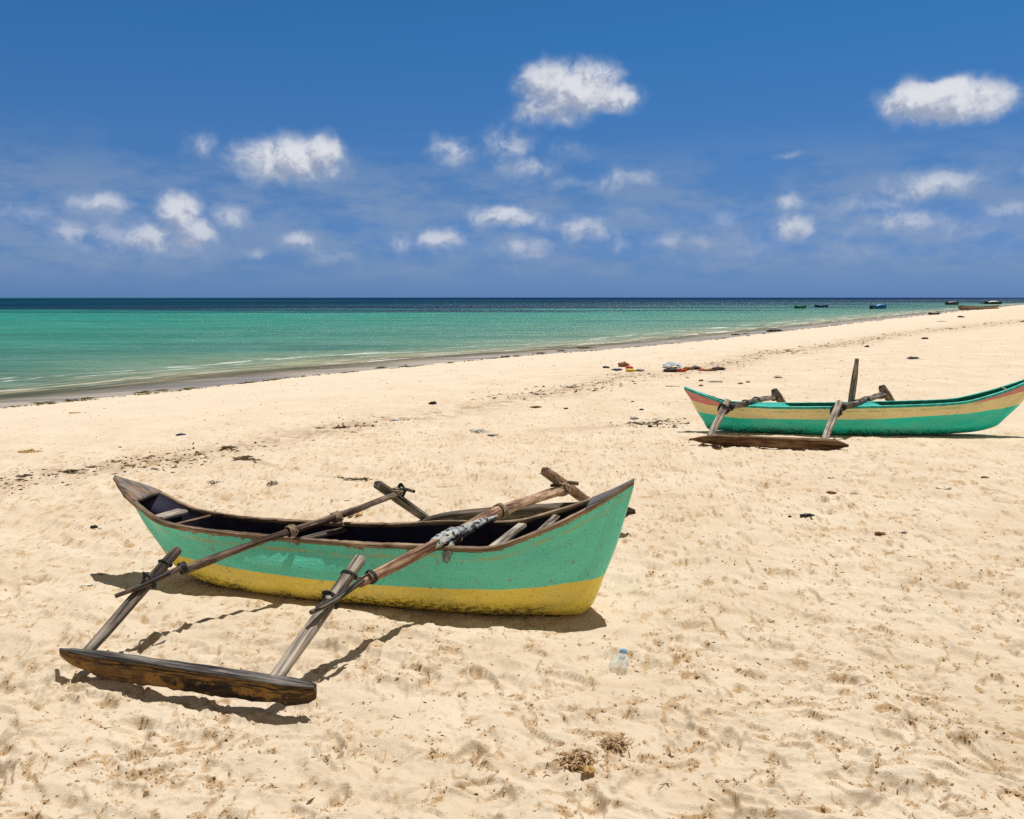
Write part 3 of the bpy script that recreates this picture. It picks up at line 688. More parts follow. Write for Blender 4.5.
# patterned rag wound between boom B and the rail
mb=MB(); P=[at(428,549,.41),at(436,543,.435),at(450,535,.455),at(466,528,.465),at(482,522,.465),at(497,516.5,.46)]
loft(mb,P,[.022,.036,.038,.031,.024,.010],[.02,.028,.028,.024,.020,.010],seg=20,n=10,wob=.26,seed=71)
loft(mb,[at(449,561,.32)+[0,-.02,0],at(447,553,.37)+[0,-.01,0],at(450,544,.41)],[.020,.032,.03],seg=16,n=8,wob=.30,seed=72)
mb.build('rag_wrapping',M['rag'],bB,o1)

# ---- far boat
H2=Hull(BOAT2); o2=H2.pt(.5,0,0.)
YG=[(0,.38),(.036,.274),(.109,.221),(.158,.205),(.401,.209),(.541,.226),(.661,.266),(.783,.305),(.881,.369),(.951,.442),(1,.5)]
PY=[(0,.46),(.01,.444),(.058,.375),(.107,.358),(.135,.352),(.16,.50),(.6,.50),(.66,.405),(.732,.410),(.829,.463),(.938,.59),(1,.66)]
M['hull2']=hull_mat('teal_cream_pink_paint',[(.008,.74,.58),('line',(.95,.82,.42)),('line2',(.82,.22,.26))],None)
boat2=empty('outrigger_canoe',o2)
tag(boat2,'farther outrigger canoe with teal, cream and pink stripes, cut off by the right edge','canoe','wooden outrigger canoes on the beach')
hull2=H2.shell({'line':YG,'line2':PY}).build('hull',M['hull2'],boat2,o2)
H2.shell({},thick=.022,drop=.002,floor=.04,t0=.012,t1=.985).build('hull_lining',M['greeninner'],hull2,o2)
for sd in (-1,1): H2.gunwale(sd,.034,.04,.034,wob=.001).build('gunwale',M['teal_rail'],hull2,o2)
H2.deck(0,.065,.008).build('deck',M['teal_rail'],hull2,o2); H2.deck(.95,1.,.008).build('deck',M['teal_rail'],hull2,o2)
thw(H2,.235,.235,-.012,.30,.010,81,M['teal_rail'],hull2,o2,'seat_board'); thw(H2,.52,.52,-.012,.16,.010,82,M['teal_rail'],hull2,o2,'seat_board')
thw(H2,.085,.09,.0,.012,.012,83,M['driftwood'],hull2,o2); thw(H2,.89,.895,.0,.012,.010,84,M['driftpale'],hull2,o2)
# booms of the far boat
def far_boom(t,e0,e1,sd_):
    Cn=H2.rail(t,-1,.045);Cf=H2.rail(t+.012,1,.045)
    return [e0,(e0+Cn)/2+[0,0,.01],Cn,Cf,e1]
c0=atY(728,407,10.35);c3=atY(777,397,11.9); d0_=atY(840,407,10.3); d3=atY(885,394,11.8)
H2n=float(H2.zg(.16)[0])
k0=boom(boat2,o2,[c0,atY(741,404.6,10.62),atY(751,401.6,11.0),atY(763,399.,11.4),c3],[.036],M['driftwood'],91)
k1=boom(boat2,o2,[d0_,atY(852,405,10.55),atY(862,401.2,10.95),atY(873,397.5,11.35),d3],[.042],M['driftwood'],92)
f2A=at(689,435,.15);f2B=at(849,441,.13)
f2=log_float(f2A,f2B,.055,.115,9,pointed=(1.,1.),mid=.45).build('outrigger_float',M['float2'],boat2,o2)
s2=np.array([H2.dv[0],H2.dv[1],0.])
st5=strut(atY(728,400.5,10.30),at(711,434,.13),.045,.03,93,M['driftpale'],boat2,o2,s2)
st6=strut(atY(839.5,402,10.25),at(825,438,.12),.045,.03,94,M['driftpale'],boat2,o2,s2)
st7=strut(atY(774.5,391.5,11.85),atY(785,407,12.15),.055,.05,95,M['pole'],boat2,o2,s2)
st8=strut(atY(882,388,11.75),atY(893,404,12.1),.055,.05,96,M['pole'],boat2,o2,s2)
g2A=atY(752,410.5,12.35);g2B=atY(935,407,12.1); g2A[2]=.13;g2B[2]=.13
log_float(g2A,g2B,.06,.11,10,pointed=(1.,1.)).build('outrigger_float',M['float2'],boat2,o2)
stick(boat2,o2,[c0+[-.10,-.05,-.02],c0,c0+[.1,.08,.02]],.022,M['driftwood'],97); stick(boat2,o2,[d0_+[-.10,-.05,-.05],d0_+[0,-.03,-.0],d0_+[.1,.06,.02]],.020,M['driftwood'],98)
for (P_,ax,b_,sd_) in ((c0+[.02,-.02,0],c3-c0,k0,101),(atY(745,403.3,10.78),c3-c0,k0,102),(atY(756,400.3,11.2),c3-c0,k0,107),(d0_+[.02,-.02,0],d3-d0_,k1,103),(atY(857,403.2,10.75),d3-d0_,k1,104),(atY(866,399.8,11.1),d3-d0_,k1,105),(atY(774,397.5,11.8),c3-c0,k0,106),(atY(881,395.5,11.7),d3-d0_,k1,108)):
    coil(P_,ax,.043,6,.012,.0075,sd_).build('lashing',M['ropedark'],b_,o2)
for s_,e_,sd_ in ((st5,atY(724,409,10.25),111),(st6,atY(836,411,10.2),112)): crossing(e_,c3-c0,(.3,.1,.6),.07,sd_,.009,2).build('lashing',M['ropedark'],s_,o2)
# upright pole standing in the hull
mb=MB(); loft(mb,[atY(850,414,10.93),atY(852,395,10.93),atY(854.5,378,10.93),atY(857,358.5,10.93)],[.043,.040,.036,.024],[.03,.03,.028,.02],seg=14,n=6,p=3.,wob=.10,seed=121,up=(0,1,0))
mb.build('mast_pole',M['driftpale'],boat2,o2)

# ------------------------------------------------------------------ small things on the sand
def rotz(a): return np.array([[math.cos(a),-math.sin(a),0],[math.sin(a),math.cos(a),0],[0,0,1]])
def lump(size,seed,seg=14,rings=9,rough=.25,freq=2.):
    """irregular pebble / clod: displaced ellipsoid resting on z=0"""
    g=np.random.default_rng(seed); ph=g.uniform(0,6.28,12); V=[];UV=[]
    for i in range(rings+1):
        th=math.pi*i/rings
        for k in range(seg):
            a=2*math.pi*k/seg; n=np.array((math.sin(th)*math.cos(a),math.sin(th)*math.sin(a),math.cos(th)))
            q=1+rough*(math.sin(freq*2*n[0]+ph[0])*math.sin(freq*2.3*n[1]+ph[1])+.6*math.sin(freq*4*n[2]+ph[2]+freq*3*n[0])*.8+g.normal(0,.22))
            V.append((n[0]*q*size[0],n[1]*q*size[1],(n[2]*q*.5+.32)*size[2])); UV.append((a*.1,th*.1))
    F=[(i*seg+k,(i+1)*seg+k,(i+1)*seg+(k+1)%seg,i*seg+(k+1)%seg) for i in range(rings) for k in range(seg)]
    return V,F,UV
def strip_tuft(n,ext,seed,r=.004,ln=.12,zmax=.03):
    """tangle of short strands (seaweed, fibre)"""
    g=np.random.default_rng(seed); mb=MB()
    for i in range(n):
        c=g.normal(0,1,2)*np.array(ext)*.45; a=g.normal(0,.9) if g.random()<.7 else g.uniform(0,6.28); l=ln*g.uniform(.4,1.1); z=abs(g.normal(0,zmax*.5))+r*.5
        b=g.normal(0,.5); P=[]
        for k in range(4):
            f=k/3-.5; P.append((c[0]+l*f*math.cos(a+b*f),c[1]+l*f*math.sin(a+b*f),z+g.normal(0,zmax*.25)*(.3 if k in(0,3) else 1)+.1*r))
        P=[(x,y,max(z_,r*.4)) for x,y,z_ in P]
        loft(mb,P,[r*.5,r,r*.7,r*.3],seg=5,n=2,seed=i)
    return mb
def place(mb_or,name,mat,px,py,label,cat,group=None,rz=0.,sink=.0):
    p=hit(px,py); p[2]-=sink
    mb=MB()
    if isinstance(mb_or,MB): mb=mb_or
    else: mb.add(*mb_or)
    Rm=rotz(rz); mb.v=[tuple(Rm@np.array(v)) for v in mb.v]
    o=mb.build(name,mat); o.location=p; return tag(o,label,cat,group)
D_={}
D_['weed']=simple('dry_seaweed',(.085,.062,.035),.95,.1,.003,.5,60)
D_['weedgreen']=simple('olive_seaweed',(.14,.125,.03),.9,.2,.003,.5,50)
D_['black']=simple('charred_black',(.018,.018,.02),.7,.3,.003,.5,50)
D_['grey']=simple('grey_stone',(.26,.26,.25),.85,.2,.003,.3,40)
D_['shell']=simple('bleached_shell',(.60,.52,.42),.6,.3,.002,.15,60)
D_['rust']=simple('brown_husk',(.24,.115,.05),.95,.1,.004,.5,60)
D_['fibre']=simple('coconut_fibre',(.40,.275,.16),.95,.1,.004,.6,90)
D_['orange']=simple('ochre_husk',(.46,.29,.12),.95,.1,.004,.4,60)
D_['red']=simple('faded_red_cloth',(.42,.05,.03),.9,.1,.003,.5,40)
D_['yellow']=simple('yellow_plastic',(.65,.42,.02),.5,.4,.002,.2,40)
D_['blue']=simple('navy_plastic',(.02,.025,.12),.4,.4,.002,.4,40)
D_['paleblue']=simple('pale_blue_sheet',(.34,.38,.46),.6,.3,.004,.35,30)
D_['white']=simple('white_plastic',(.72,.72,.70),.5,.4,.002,.1,40)
D_['bluecap']=simple('blue_cap',(.12,.25,.42),.4,.4,0,.1,40)
D_['clod2']=simple('crusted_sand_clod',(.50,.375,.24),.95,.1,.004,.35,60)
D_['clod']=simple('damp_sand_clod',(.42,.29,.17),.95,.1,.004,.3,60)

# clear bottle, squashed, cap upward
def bottle():
    m,nt,b=new_mat('clear_plastic'); N=NT(nt); b.inputs['Base Color'].default_value=(.72,.74,.70,1); b.inputs['Roughness'].default_value=.12; b.inputs['IOR'].default_value=1.25
    b.inputs['Transmission Weight'].default_value=.5; b.inputs['Alpha'].default_value=.38; ob=N.n('ShaderNodeTexCoord').outputs['Object']; N.set(b.inputs['Normal'],N.bump(N.noise(ob,45,3),.8,.006))
    p=hit(617,672); r=empty('plastic_bottle',p); tag(r,'crumpled clear plastic bottle with a blue cap lying on the sand near the bow','bottle')
    r.rotation_euler=(0,0,R(-18)); r.scale=(1.15,1.05,.62)
    prof=[(0,.030),(.006,.038),(.03,.040),(.045,.036),(.06,.040),(.08,.036),(.095,.040),(.115,.036),(.135,.030),(.15,.016),(.165,.0125),(.172,.0125)]
    V=[];UV=[];g=np.random.default_rng(4);seg=20
    for (y,rad) in prof:
        for k in range(seg):
            a=2*math.pi*k/seg; q=1+.10*math.sin(3*a+y*60)+g.normal(0,.03); 
            V.append((math.cos(a)*rad*q,y-.02,.034+math.sin(a)*rad*.78*q+.10*y)); UV.append((a,y))
    F=[(i*seg+k,i*seg+(k+1)%seg,(i+1)*seg+(k+1)%seg,(i+1)*seg+k) for i in range(len(prof)-1) for k in range(seg)]+[tuple(range(seg))[::-1]]
    mb=MB(); mb.add(V,F,UV); mb.build('bottle_body',m,r)
    mb=MB(); loft(mb,[(0,.150,.052),(0,.160,.053),(0,.172,.0545)],[.0165,.0168,.0160],seg=20,n=2); mb.build('cap',D_['bluecap'],r)
bottle()
g_h='clumps of coconut fibre and husk on the near sand'
place(strip_tuft(120,(.07,.045),1,.0035,.07,.035),'fibre_clump',D_['fibre'],577,764,'light brown clump of tangled fibre, lower left of two near the bottom edge','fibre clump',g_h)
place(strip_tuft(150,(.07,.045),2,.0035,.05,.025),'fibre_clump',D_['fibre'],611,747,'light brown crumbly fibre clump, upper right of two near the bottom edge','fibre clump',g_h)
place(lump((.024,.020,.024),3,rough=.34),'husk_piece',D_['orange'],589,772,'small ochre husk lump touching the lower left fibre clump','husk')
place(strip_tuft(7,(.03,.01),5,.003,.05,.01),'bark_strip',D_['weed'],672,757,'thin dark bark strip lying beside a footprint in the near sand','bark strip',rz=-.7)
items=[ # name,label,cat,px,py,mat,kind,size,rz
('driftwood_chip','black charred driftwood piece with a crumb beside it, right of the near canoe','driftwood',807,516,'black',(.075,.028,.035),0),
('driftwood_chip','tiny black charred crumb just left of the larger charred piece','driftwood',790,517.5,'black',(.02,.012,.02),0),
('shell_fragment','pale curved shell on the sand under the far canoe, left of the flat grey one','shell',832,478,'shell',(.055,.025,.025),.1),
('driftwood_chip','flat blue grey driftwood chip between two pale shells','driftwood',854,494,'grey',(.085,.028,.022),.3),
('husk_piece','brown husk fragment just left of the flat blue grey chip','husk',831,493,'rust',(.05,.03,.03),-.4),
('shell_fragment','largest pale curved shell, right of the flat blue grey chip','shell',943,489,'shell',(.11,.05,.045),.35),
('husk_piece','reddish husk beside the right picture edge above the large shell','husk',985,478,'rust',(.05,.025,.03),0),
('pebble','brown pebble pair piece in the trampled sand mid right','pebble',880,534,'rust',(.055,.03,.028),-.2),
('pebble','pale grey pebble right of the brown one mid right','pebble',905,533,'grey',(.035,.022,.02),0),
('bottle_cap','dark bottle cap on the sand left of the near canoe','bottle cap',94,528,'black',(.042,.03,.038),0),
('plastic_scrap','white plastic scrap touching the dark bottle cap','plastic scrap',100,528.5,'white',(.018,.014,.022),0),
('plastic_wrapper','crumpled grey white wrapper strip left of the near strut','wrapper',84,585.5,'white',(.085,.012,.012),.15),
('seaweed_clump','grey black clump with two humps behind the stern of the near canoe','seaweed',272,484,'black',(.065,.04,.045),0),
('seaweed_clump','small dark clump left of the two humped one behind the near canoe','seaweed',214,484,'black',(.055,.03,.035),.4),
('husk_piece','orange brown pebble like husk behind the left boom, right half','husk',359,515.5,'orange',(.045,.028,.035),.2),
('husk_piece','orange brown husk behind the left boom, left half','husk',351,517,'orange',(.032,.025,.03),0),
('plastic_scrap','navy blue plastic scrap on the clean sand below the waterline','plastic scrap',180.5,435.5,'blue',(.09,.04,.05),.2),
('pebble','lone dark pebble above the left tide line','pebble',120,447.5,'black',(.03,.02,.025),0),
('seaweed_clump','tan mound of dry weed on clean sand at far left','seaweed',28,452,'orange',(.12,.06,.04),.1),
('driftwood_chip','light brown chip near the water at left','driftwood',75,413,'orange',(.13,.05,.03),0),
('pebble','dark stone in front of the far canoe left tip','stone',650,427,'black',(.05,.035,.05),0),
('pebble','small dark stone left of the far canoe, upper one','stone',641.5,410,'black',(.045,.03,.04),0),
('shell_fragment','pale grey shell left of the far canoe','shell',634,419,'grey',(.085,.05,.05),0),
('pebble','brown pebble left of the far canoe above the others','stone',632.5,402,'rust',(.04,.03,.035),0),
('driftwood_chip','long grey driftwood bit just behind the far canoe left tip','driftwood',716,382,'grey',(.22,.06,.05),.1),
('pebble','upper of two brown stones above the far canoe tip','stone',701,381,'rust',(.07,.05,.06),0),
('pebble','lower of two brown stones above the far canoe tip','stone',701,386,'rust',(.06,.045,.05),0),
('driftwood_chip','thin grey stick on the sand left of the stones','driftwood',672,386.5,'grey',(.18,.03,.03),0),
('seaweed_clump','dark clump behind the left boom of the far canoe','seaweed',778,378,'black',(.10,.06,.07),.4),
('driftwood_chip','brown chip right of the long grey driftwood bit','driftwood',740.5,384,'rust',(.09,.04,.06),.5),
('pebble','dark stone right of the brown chip above the far canoe','stone',748,382.5,'black',(.06,.04,.05),0),
('pebble','larger dark stone in the middle of the open sand','stone',433,404,'black',(.09,.06,.08),0),
('pebble','brown stone on the open sand at centre','stone',536,407.5,'rust',(.12,.05,.05),.2),
('pebble','small black stone on the open sand right of the brown one','stone',566,409,'black',(.05,.04,.04),0),
('seaweed_clump','grey green clump with a long tail on the open sand at centre','seaweed',479,432,'grey',(.10,.06,.05),0),
('driftwood_chip','flat grey chip right of the grey green clump','driftwood',493,435.5,'grey',(.11,.035,.03),0),
('pebble','teal plastic crumb in the tide line at centre left','plastic scrap',396,420.5,'paleblue',(.08,.05,.03),0),
('seaweed_clump','dark bundle of weed on the beach beyond the upright pole','seaweed',914,359,'black',(.22,.12,.08),.1),
('driftwood_chip','dark driftwood on bright sand near the far waterline','driftwood',961,317.5,'black',(.75,.4,.5),0),
('driftwood_chip','dark log at the water edge behind the far canoe','driftwood',775,331.5,'black',(.62,.3,.25),0),
('pebble','dark stone on the far beach right of centre','stone',867,347,'black',(.12,.09,.11),0),
('pebble','grey black stone on far sand by the right tide line','stone',925,339,'black',(.18,.12,.13),0),
('driftwood_chip','dark chip at the right picture edge on the far sand','driftwood',1022,322,'black',(.35,.2,.25),0),
('driftwood_chip','long pale driftwood on the far sand below the beached boat','driftwood',942,321.5,'grey',(1.0,.2,.12),0),
]
gseed=500
for (nm,lab,cat,px,py,mt,sz,rz) in items:
    gseed+=1; place(strip_tuft(30,(sz[0]*1.1,sz[1]*1.3),gseed,sz[0]*.045,sz[0]*.9,sz[2]*.6) if cat=='seaweed' else lump([q*(.72 if py>330 else .42) for q in sz],gseed,rough=.36,freq=2.8),nm,D_[mt],px,py,lab,cat,rz=rz,sink=sz[2]*.05)
# the two rubbish heaps at the upper tide line
def sheet(lx,ly,seed,z=.05,amp=.03):
    g=np.random.default_rng(seed); V=[];n=14;m=9
    for i in range(n):
        for j in range(m):
            u=i/(n-1)-.5;v=j/(m-1)-.5; V.append((lx*u+g.normal(0,.01*lx),ly*v+g.normal(0,.02*ly),z*(1-3.2*(u*u+v*v)*.8)+amp*math.sin(9*u+seed)*math.cos(8*v)+g.normal(0,amp*.25)))
    F=[(i*m+j,(i+1)*m+j,(i+1)*m+j+1,i*m+j+1) for i in range(n-1) for j in range(m-1)]
    k=len(V); V+=[(x,y,z_-.012) for x,y,z_ in V]; F+=[(k+a,k+d,k+c,k+b) for a,b,c,d in F]
    mb=MB(); mb.add(V,F); return mb
place(sheet(.46,.36,3,.09,.035),'plastic_sheet',D_['paleblue'],672,367.5,'pale blue and white crumpled sheet lying on the dark net heap','sheet',sink=-.04)
for k,(px,py,mt,sz,lab) in enumerate([(672,371.5,'black',(.22,.12,.10),'black net bundle under the pale blue sheet'),(680,371.5,'red',(.16,.09,.08),'bright red rag right of the black net bundle'),
    (688,370,'rust',(.14,.08,.09),'brown rope coil between two red rags'),(696,369.5,'black',(.11,.07,.10),'dark rope lump in the middle of the red and brown litter'),(702,370.5,'red',(.10,.06,.05),'small red rag right of the dark rope lump'),
    (710,371,'rust',(.13,.07,.06),'brown rope lump left of the last dark one in the litter row'),(718,370,'black',(.15,.08,.09),'last dark net lump at the right end of the litter row'),
    (606,368,'black',(.09,.06,.06),'black lump at the left end of the small litter heap'),(617,370.5,'blue',(.12,.07,.06),'navy blue lump low in the small litter heap'),(624,366.5,'rust',(.15,.09,.14),'brown peaked husk pile topping the small litter heap'),
    (629,368.5,'red',(.10,.06,.07),'orange red rag in the small litter heap'),(631,371.5,'yellow',(.12,.07,.08),'yellow plastic container in the small litter heap'),(639,371,'grey',(.12,.07,.06),'grey lump at the right end of the small litter heap')]):
    place(lump(sz,900+k,rough=.33,freq=3.),'litter_lump' if mt!='yellow' else 'plastic_container',D_[mt],px,py,lab,'litter','litter heaps along the upper tide line')

# countless crumbs: one object per kind of stuff
def scatter(name,mat,pts,seed,smin,smax,flat=.5,elong=2.2,label=None):
    g=np.random.default_rng(seed); mb=MB(); Vs=[];Fs=[]
    base=np.array([(1,0,0),(-1,0,0),(0,1,0),(0,-1,0),(0,0,1),(0,0,-.6)],float)
    tri=[(0,2,4),(2,1,4),(1,3,4),(3,0,4),(2,0,5),(1,2,5),(3,1,5),(0,3,5)]
    for (x,y) in pts:
        s=smin*(smax/smin)**(g.random()**1.6); s*= (1+.05*max(0,min(y,120)-4))
        q=base*(1+g.normal(0,.3,(6,3))); q*=np.array((s*g.uniform(.8,elong),s*g.uniform(.4,.9),s*flat)); a=g.normal(.25,.8); q=q@rotz(a).T
        z=ground(x,y); n=len(Vs); Vs+= [tuple(v) for v in (q+np.array((x,y,z+s*flat*.2)))]; Fs+=[tuple(n+i for i in t) for t in tri]
    mb.add(Vs,Fs); o=mb.build(name,mat,smooth=False); return tag(o,label,None,None,'stuff')
def along(pts,n,width,seed,gapscale=.6,grow=.012):
    g=np.random.default_rng(seed); P=np.array(pts); seg=np.hypot(*np.diff(P,axis=0).T); cs=np.r_[0,np.cumsum(seg)]; out=[]
    tries=0
    # weight so that the picture density is even: sample uniformly by point index
    while len(out)<n and tries<n*30:
        tries+=1; t=g.random()*(len(P)-1); i=int(t); f=t-i; c=P[i]*(1-f)+P[i+1]*f
        if perlin(np.array(c[0]*gapscale),np.array(c[1]*gapscale),77)+.15<g.random()*.45: continue
        w=width*(1+grow*c[1]); off=g.normal(0,w,2); out.append((c[0]+off[0],c[1]+off[1]))
    return out
scatter('seaweed_wrack',D_['weed'],along(TIDE1,900,.24,1),11,.004,.022,.45,3.)
scatter('tide_line_bits',D_['black'],along(TIDE1,220,.36,2),12,.005,.020,.6,1.8)
scatter('tide_line_husks',D_['rust'],along(TIDE1,260,.30,3)+along(TIDE1[12:],500,.35,31),13,.005,.022,.5,2.2)
scatter('trail_of_weed',D_['weed'],along(TIDE2,200,.035,4)+along(TIDE3,160,.16,5)+along(TIDE4,260,.30,6),14,.006,.025,.45,2.6)
WETW=[at(q[0],q[1]+.8,-.29)[:2] for q in WETPX]
scatter('shoreline_weed',D_['weedgreen'],along(WETW,420,.10,7,2.2),15,.008,.028,.5,3.)
scatter('shoreline_crumbs',D_['black'],along(WETW,260,.12,8,2.2),16,.008,.024,.5,2.4)
g=np.random.default_rng(99); pts=[];pts2=[]
while len(pts)<6500:
    y=1.9+g.random()**1.5*26; x=g.uniform(-1,1)*y*.68
    if shore(x,y)<2: continue
    if perlin(np.array(x*.9),np.array(y*.9),33)*1.6+.28>g.random()*.8: pts.append((x,y))
scatter('sand_crumbs',D_['clod'],pts,17,.0022,.011,.6,1.7)
for _ in range(1500):
    y=2.+g.random()**1.3*32; x=g.uniform(-1,1)*y*.68
    if shore(x,y)>1.5: pts2.append((x,y))
dm=np.argwhere((DAMP_SHADE>.45)&(YY<16)&(YY>1.9)&(np.abs(XX)<YY*.7+.3)); gq=np.random.default_rng(5); w_=1./(YY[dm[:,0],dm[:,1]]); ix=gq.choice(len(dm),15000,p=w_/w_.sum())
scatter('crumbled_sand_clods',D_['clod2'],[(XX[a,b]+gq.normal(0,.012),YY[a,b]+gq.normal(0,.012)) for a,b in dm[ix]],19,.0025,.010,.7,1.4)
scatter('dry_weed_flecks',D_['weed'],pts2,18,.0025,.011,.4,3.2)
# larger weed humps on the waterline and tide line (things one can count)
wk=0
for (px,py,s,mt,lab) in [(45,403,.16,'weedgreen','leftmost green weed hump on the waterline'),(71,400.5,.12,'weed','dark weed hump right of the leftmost green one on the waterline'),(88,398.5,.13,'weedgreen','third weed hump from the left on the waterline'),
    (143,392.5,.18,'weedgreen','broad green weed hump on the waterline behind the near canoe stern'),(161,390.5,.14,'weedgreen','green weed hump just right of the broad one on the waterline'),(190,388.5,.14,'weedgreen','green weed hump at a quarter of the waterline'),
    (242,383.5,.10,'weed','small brown weed hump on the waterline left of the dark one'),(251,382.5,.13,'weed','dark brown weed hump on the waterline'),(267,380.5,.10,'weedgreen','small green weed hump right of the dark brown one'),(275,379.5,.14,'weedgreen','yellow green weed hump on the waterline left of the foam'),
    (382,368,.18,'weedgreen','green weed hump below the long foam streak'),(404,366.5,.15,'weed','brown weed hump right of the one below the foam'),(505,357,.18,'weed','first of two brown humps at mid waterline'),(517,356,.15,'weed','second of two brown humps at mid waterline'),
    (541,353.5,.22,'weed','wide brown weed hump right of the mid waterline pair'),(561,351,.2,'weed','brown weed hump left of the widest green one'),(585,348.5,.35,'weedgreen','widest green weed hump on the waterline'),
    (736,335,.3,'weed','long dark weed hump on the waterline beyond the far canoe tip'),(746,334,.2,'weed','short weed hump touching the long dark one'),
    (71,471.5,.09,'weed','dark weed tangle at the left part of the tide line'),(25,476,.07,'weed','brown weed tangle near the left edge on the tide line'),(93,467.5,.06,'rust','brown husk tangle on the tide line right of the dark tangle'),(127,466,.06,'rust','reddish tangle on the tide line above the canoe stern'),
    (228,448,.09,'weed','weed tangle on the tide line at a quarter of the width'),(319,428.5,.07,'weed','dark green tangle on the tide line left of the long one'),(341,428,.12,'weed','long brown tangle on the tide line at a third of the width')]:
    wk+=1
    big=s>.1
    place(strip_tuft(46 if s<.3 else 60,(s,s*.5),700+wk,s*.045,s*.9,s*.16),'weed_hump',D_[mt],px,py,lab,'seaweed','weed humps along the water and tide lines',rz=.4)

# ------------------------------------------------------------------ distant boats
def small_boat(px,py,L,hgt,rot,mats,label,z=SEA,kind='rowing_boat',extras=()):
    c=at(px,py,z); r=empty(kind,(c[0],c[1],z)); r.rotation_euler=(0,0,rot); tag(r,label,'boat','small boats far along the shore')
    def sk(scale,z0,flip,mat,name,par):
        mb=MB();V=[];F=[];n=22;k_=9
        for i in range(n+1):
            t=i/n; x=(t-.5)*L; w=.16*L*(math.sin(math.pi*min(max(t*.86+.1,0),1)))**.8*scale if i<n else .005; sheer=hgt*(1+.45*abs(2*t-1)**2.4)
            if i==0: w*=.75
            for k in range(k_):
                a=math.pi*k/(k_-1); V.append((x+.08*L*(t-.5)*(1-math.sin(a)),-w*math.cos(a)*1.0,z0+sheer*(1-math.sin(a)**.6)-.12*hgt))
        for i in range(n):
            for k in range(k_-1):
                q=(i*k_+k,(i+1)*k_+k,(i+1)*k_+k+1,i*k_+k+1); F.append(q[::-1] if not flip else q)
        if not flip: F.append(tuple(range(k_)))
        mb.add(V,F); return mb.build(name,mat,par)
    h=sk(1,0,False,mats[0],'hull',r); sk(.9,.06,True,mats[1],'hull_lining',h)
    for f in (-.22,.1):
        mb=MB(); loft(mb,[(f*L,-.13*L,hgt*.72),(f*L,0,hgt*.74),(f*L,.13*L,hgt*.72)],[.1],[.02],seg=8,p=5.,n=2); mb.build('thwart',mats[1],r)
    for e in extras:
        mb=MB()
        if e=='engine':
            loft(mb,[(-.5*L,0,hgt*.3),(-.52*L,0,hgt*.9),(-.53*L,0,hgt*1.5),(-.50*L,0,hgt*1.7)],[.06,.07,.16,.12],seg=10,n=3); mb.build('outboard_engine',D_['black'],r)
        if e=='cover':
            loft(mb,[(-.3*L,0,hgt*.95),(-.1*L,0,hgt*1.35),(.15*L,0,hgt*1.4),(.34*L,0,hgt*1.05)],[.10*L,.13*L,.12*L,.05*L],[.1,.2,.2,.1],seg=14,n=4); mb.build('cover',mats[2],r)
        if e=='arms':
            for f in (-.2,.2):
                mb=MB(); loft(mb,[(f*L,-.4*L,.1),(f*L,0,hgt*1.1),(f*L,.4*L,.1)],[.05],seg=8,n=5); mb.build('boom',M['driftwood'],r)
    return r
bm=lambda n,c: simple(n,c,.5,.4,0,.2,3)
small_boat(800.5,308.6,3.6,.42,R(38),[bm('far_green',(.02,.20,.07)),D_['black'],D_['black']],'green moored boat farthest left on the water')
small_boat(821.5,307.4,3.4,.38,R(20),[bm('far_navy',(.02,.08,.20)),D_['black'],D_['black']],'dark blue moored boat right of the green one')
small_boat(879.5,308.8,3.4,.50,R(25),[bm('far_blue',(.03,.17,.42)),D_['black'],bm('tarp_blue',(.05,.27,.60))],'moored boat under a bright blue cover',extras=('cover',))
small_boat(871,309.2,1.8,.42,R(60),[D_['black'],D_['black'],D_['black']],'small black dinghy left of the blue covered boat',extras=('engine',))
small_boat(952,304.8,4.6,.6,R(15),[bm('far_dark',(.05,.06,.08)),D_['black'],D_['grey']],'dark grey boat with an awning moored left of the beached one',extras=('cover',))
small_boat(985,304.0,3.6,.42,R(10),[bm('far_pale',(.5,.5,.5)),D_['black'],D_['black']],'pale hulled boat moored behind the beached one')
small_boat(993,304.1,5.0,.6,R(-10),[D_['black'],D_['black'],D_['white']],'black boat with a white cover moored at far right',extras=('cover',))
zb=-.25
small_boat(979,309.4,7.5,.50,R(12),[bm('far_wood',(.34,.25,.18)),bm('far_wood_in',(.08,.06,.05)),D_['black']],'long brown wooden boat pulled up on the far beach',z=zb,extras=('arms',))
small_boat(934,315.5,1.3,.25,R(5),[D_['black'],D_['black'],D_['black']],'tiny dark canoe lying at the foam edge of the far beach',z=-.3,kind='canoe')

# ------------------------------------------------------------------ light, sky
SUN=np.array((.21,.215,1.)); SUN/=np.linalg.norm(SUN)
el=math.asin(SUN[2]); az=math.atan2(SUN[0],SUN[1])
sd=bpy.data.lights.new('sun','SUN'); so=bpy.data.objects.new('sun',sd); COL.objects.link(so)
sd.energy=4.9; sd.angle=R(.53); sd.color=(1.,.975,.92); so.rotation_euler=Vector(-SUN).to_track_quat('-Z','Y').to_euler(); so.location=(0,0,20)
w=bpy.data.worlds.new('World'); scene.world=w; w.use_nodes=True; nt=w.node_tree; nt.nodes.clear(); N=NT(nt)
out=N.n('ShaderNodeOutputWorld'); bg=N.n('ShaderNodeBackground'); bg.inputs[1].default_value=.12
sky=N.n('ShaderNodeTexSky',sky_type='NISHITA'); sky.sun_disc=False; sky.sun_elevation=el; sky.sun_rotation=az; sky.altitude=0; sky.air_density=1.0; sky.dust_density=.2; sky.ozone_density=3.
dirv=N.n('ShaderNodeTexCoord').outputs['Generated']
sx=N.n('ShaderNodeSeparateXYZ'); N.set(sx.inputs[0],dirv); X_,Y_,Z_=sx.outputs
azn=N.math('ARCTAN2',X_,Y_); eln=N.math('ARCSINE',Z_)
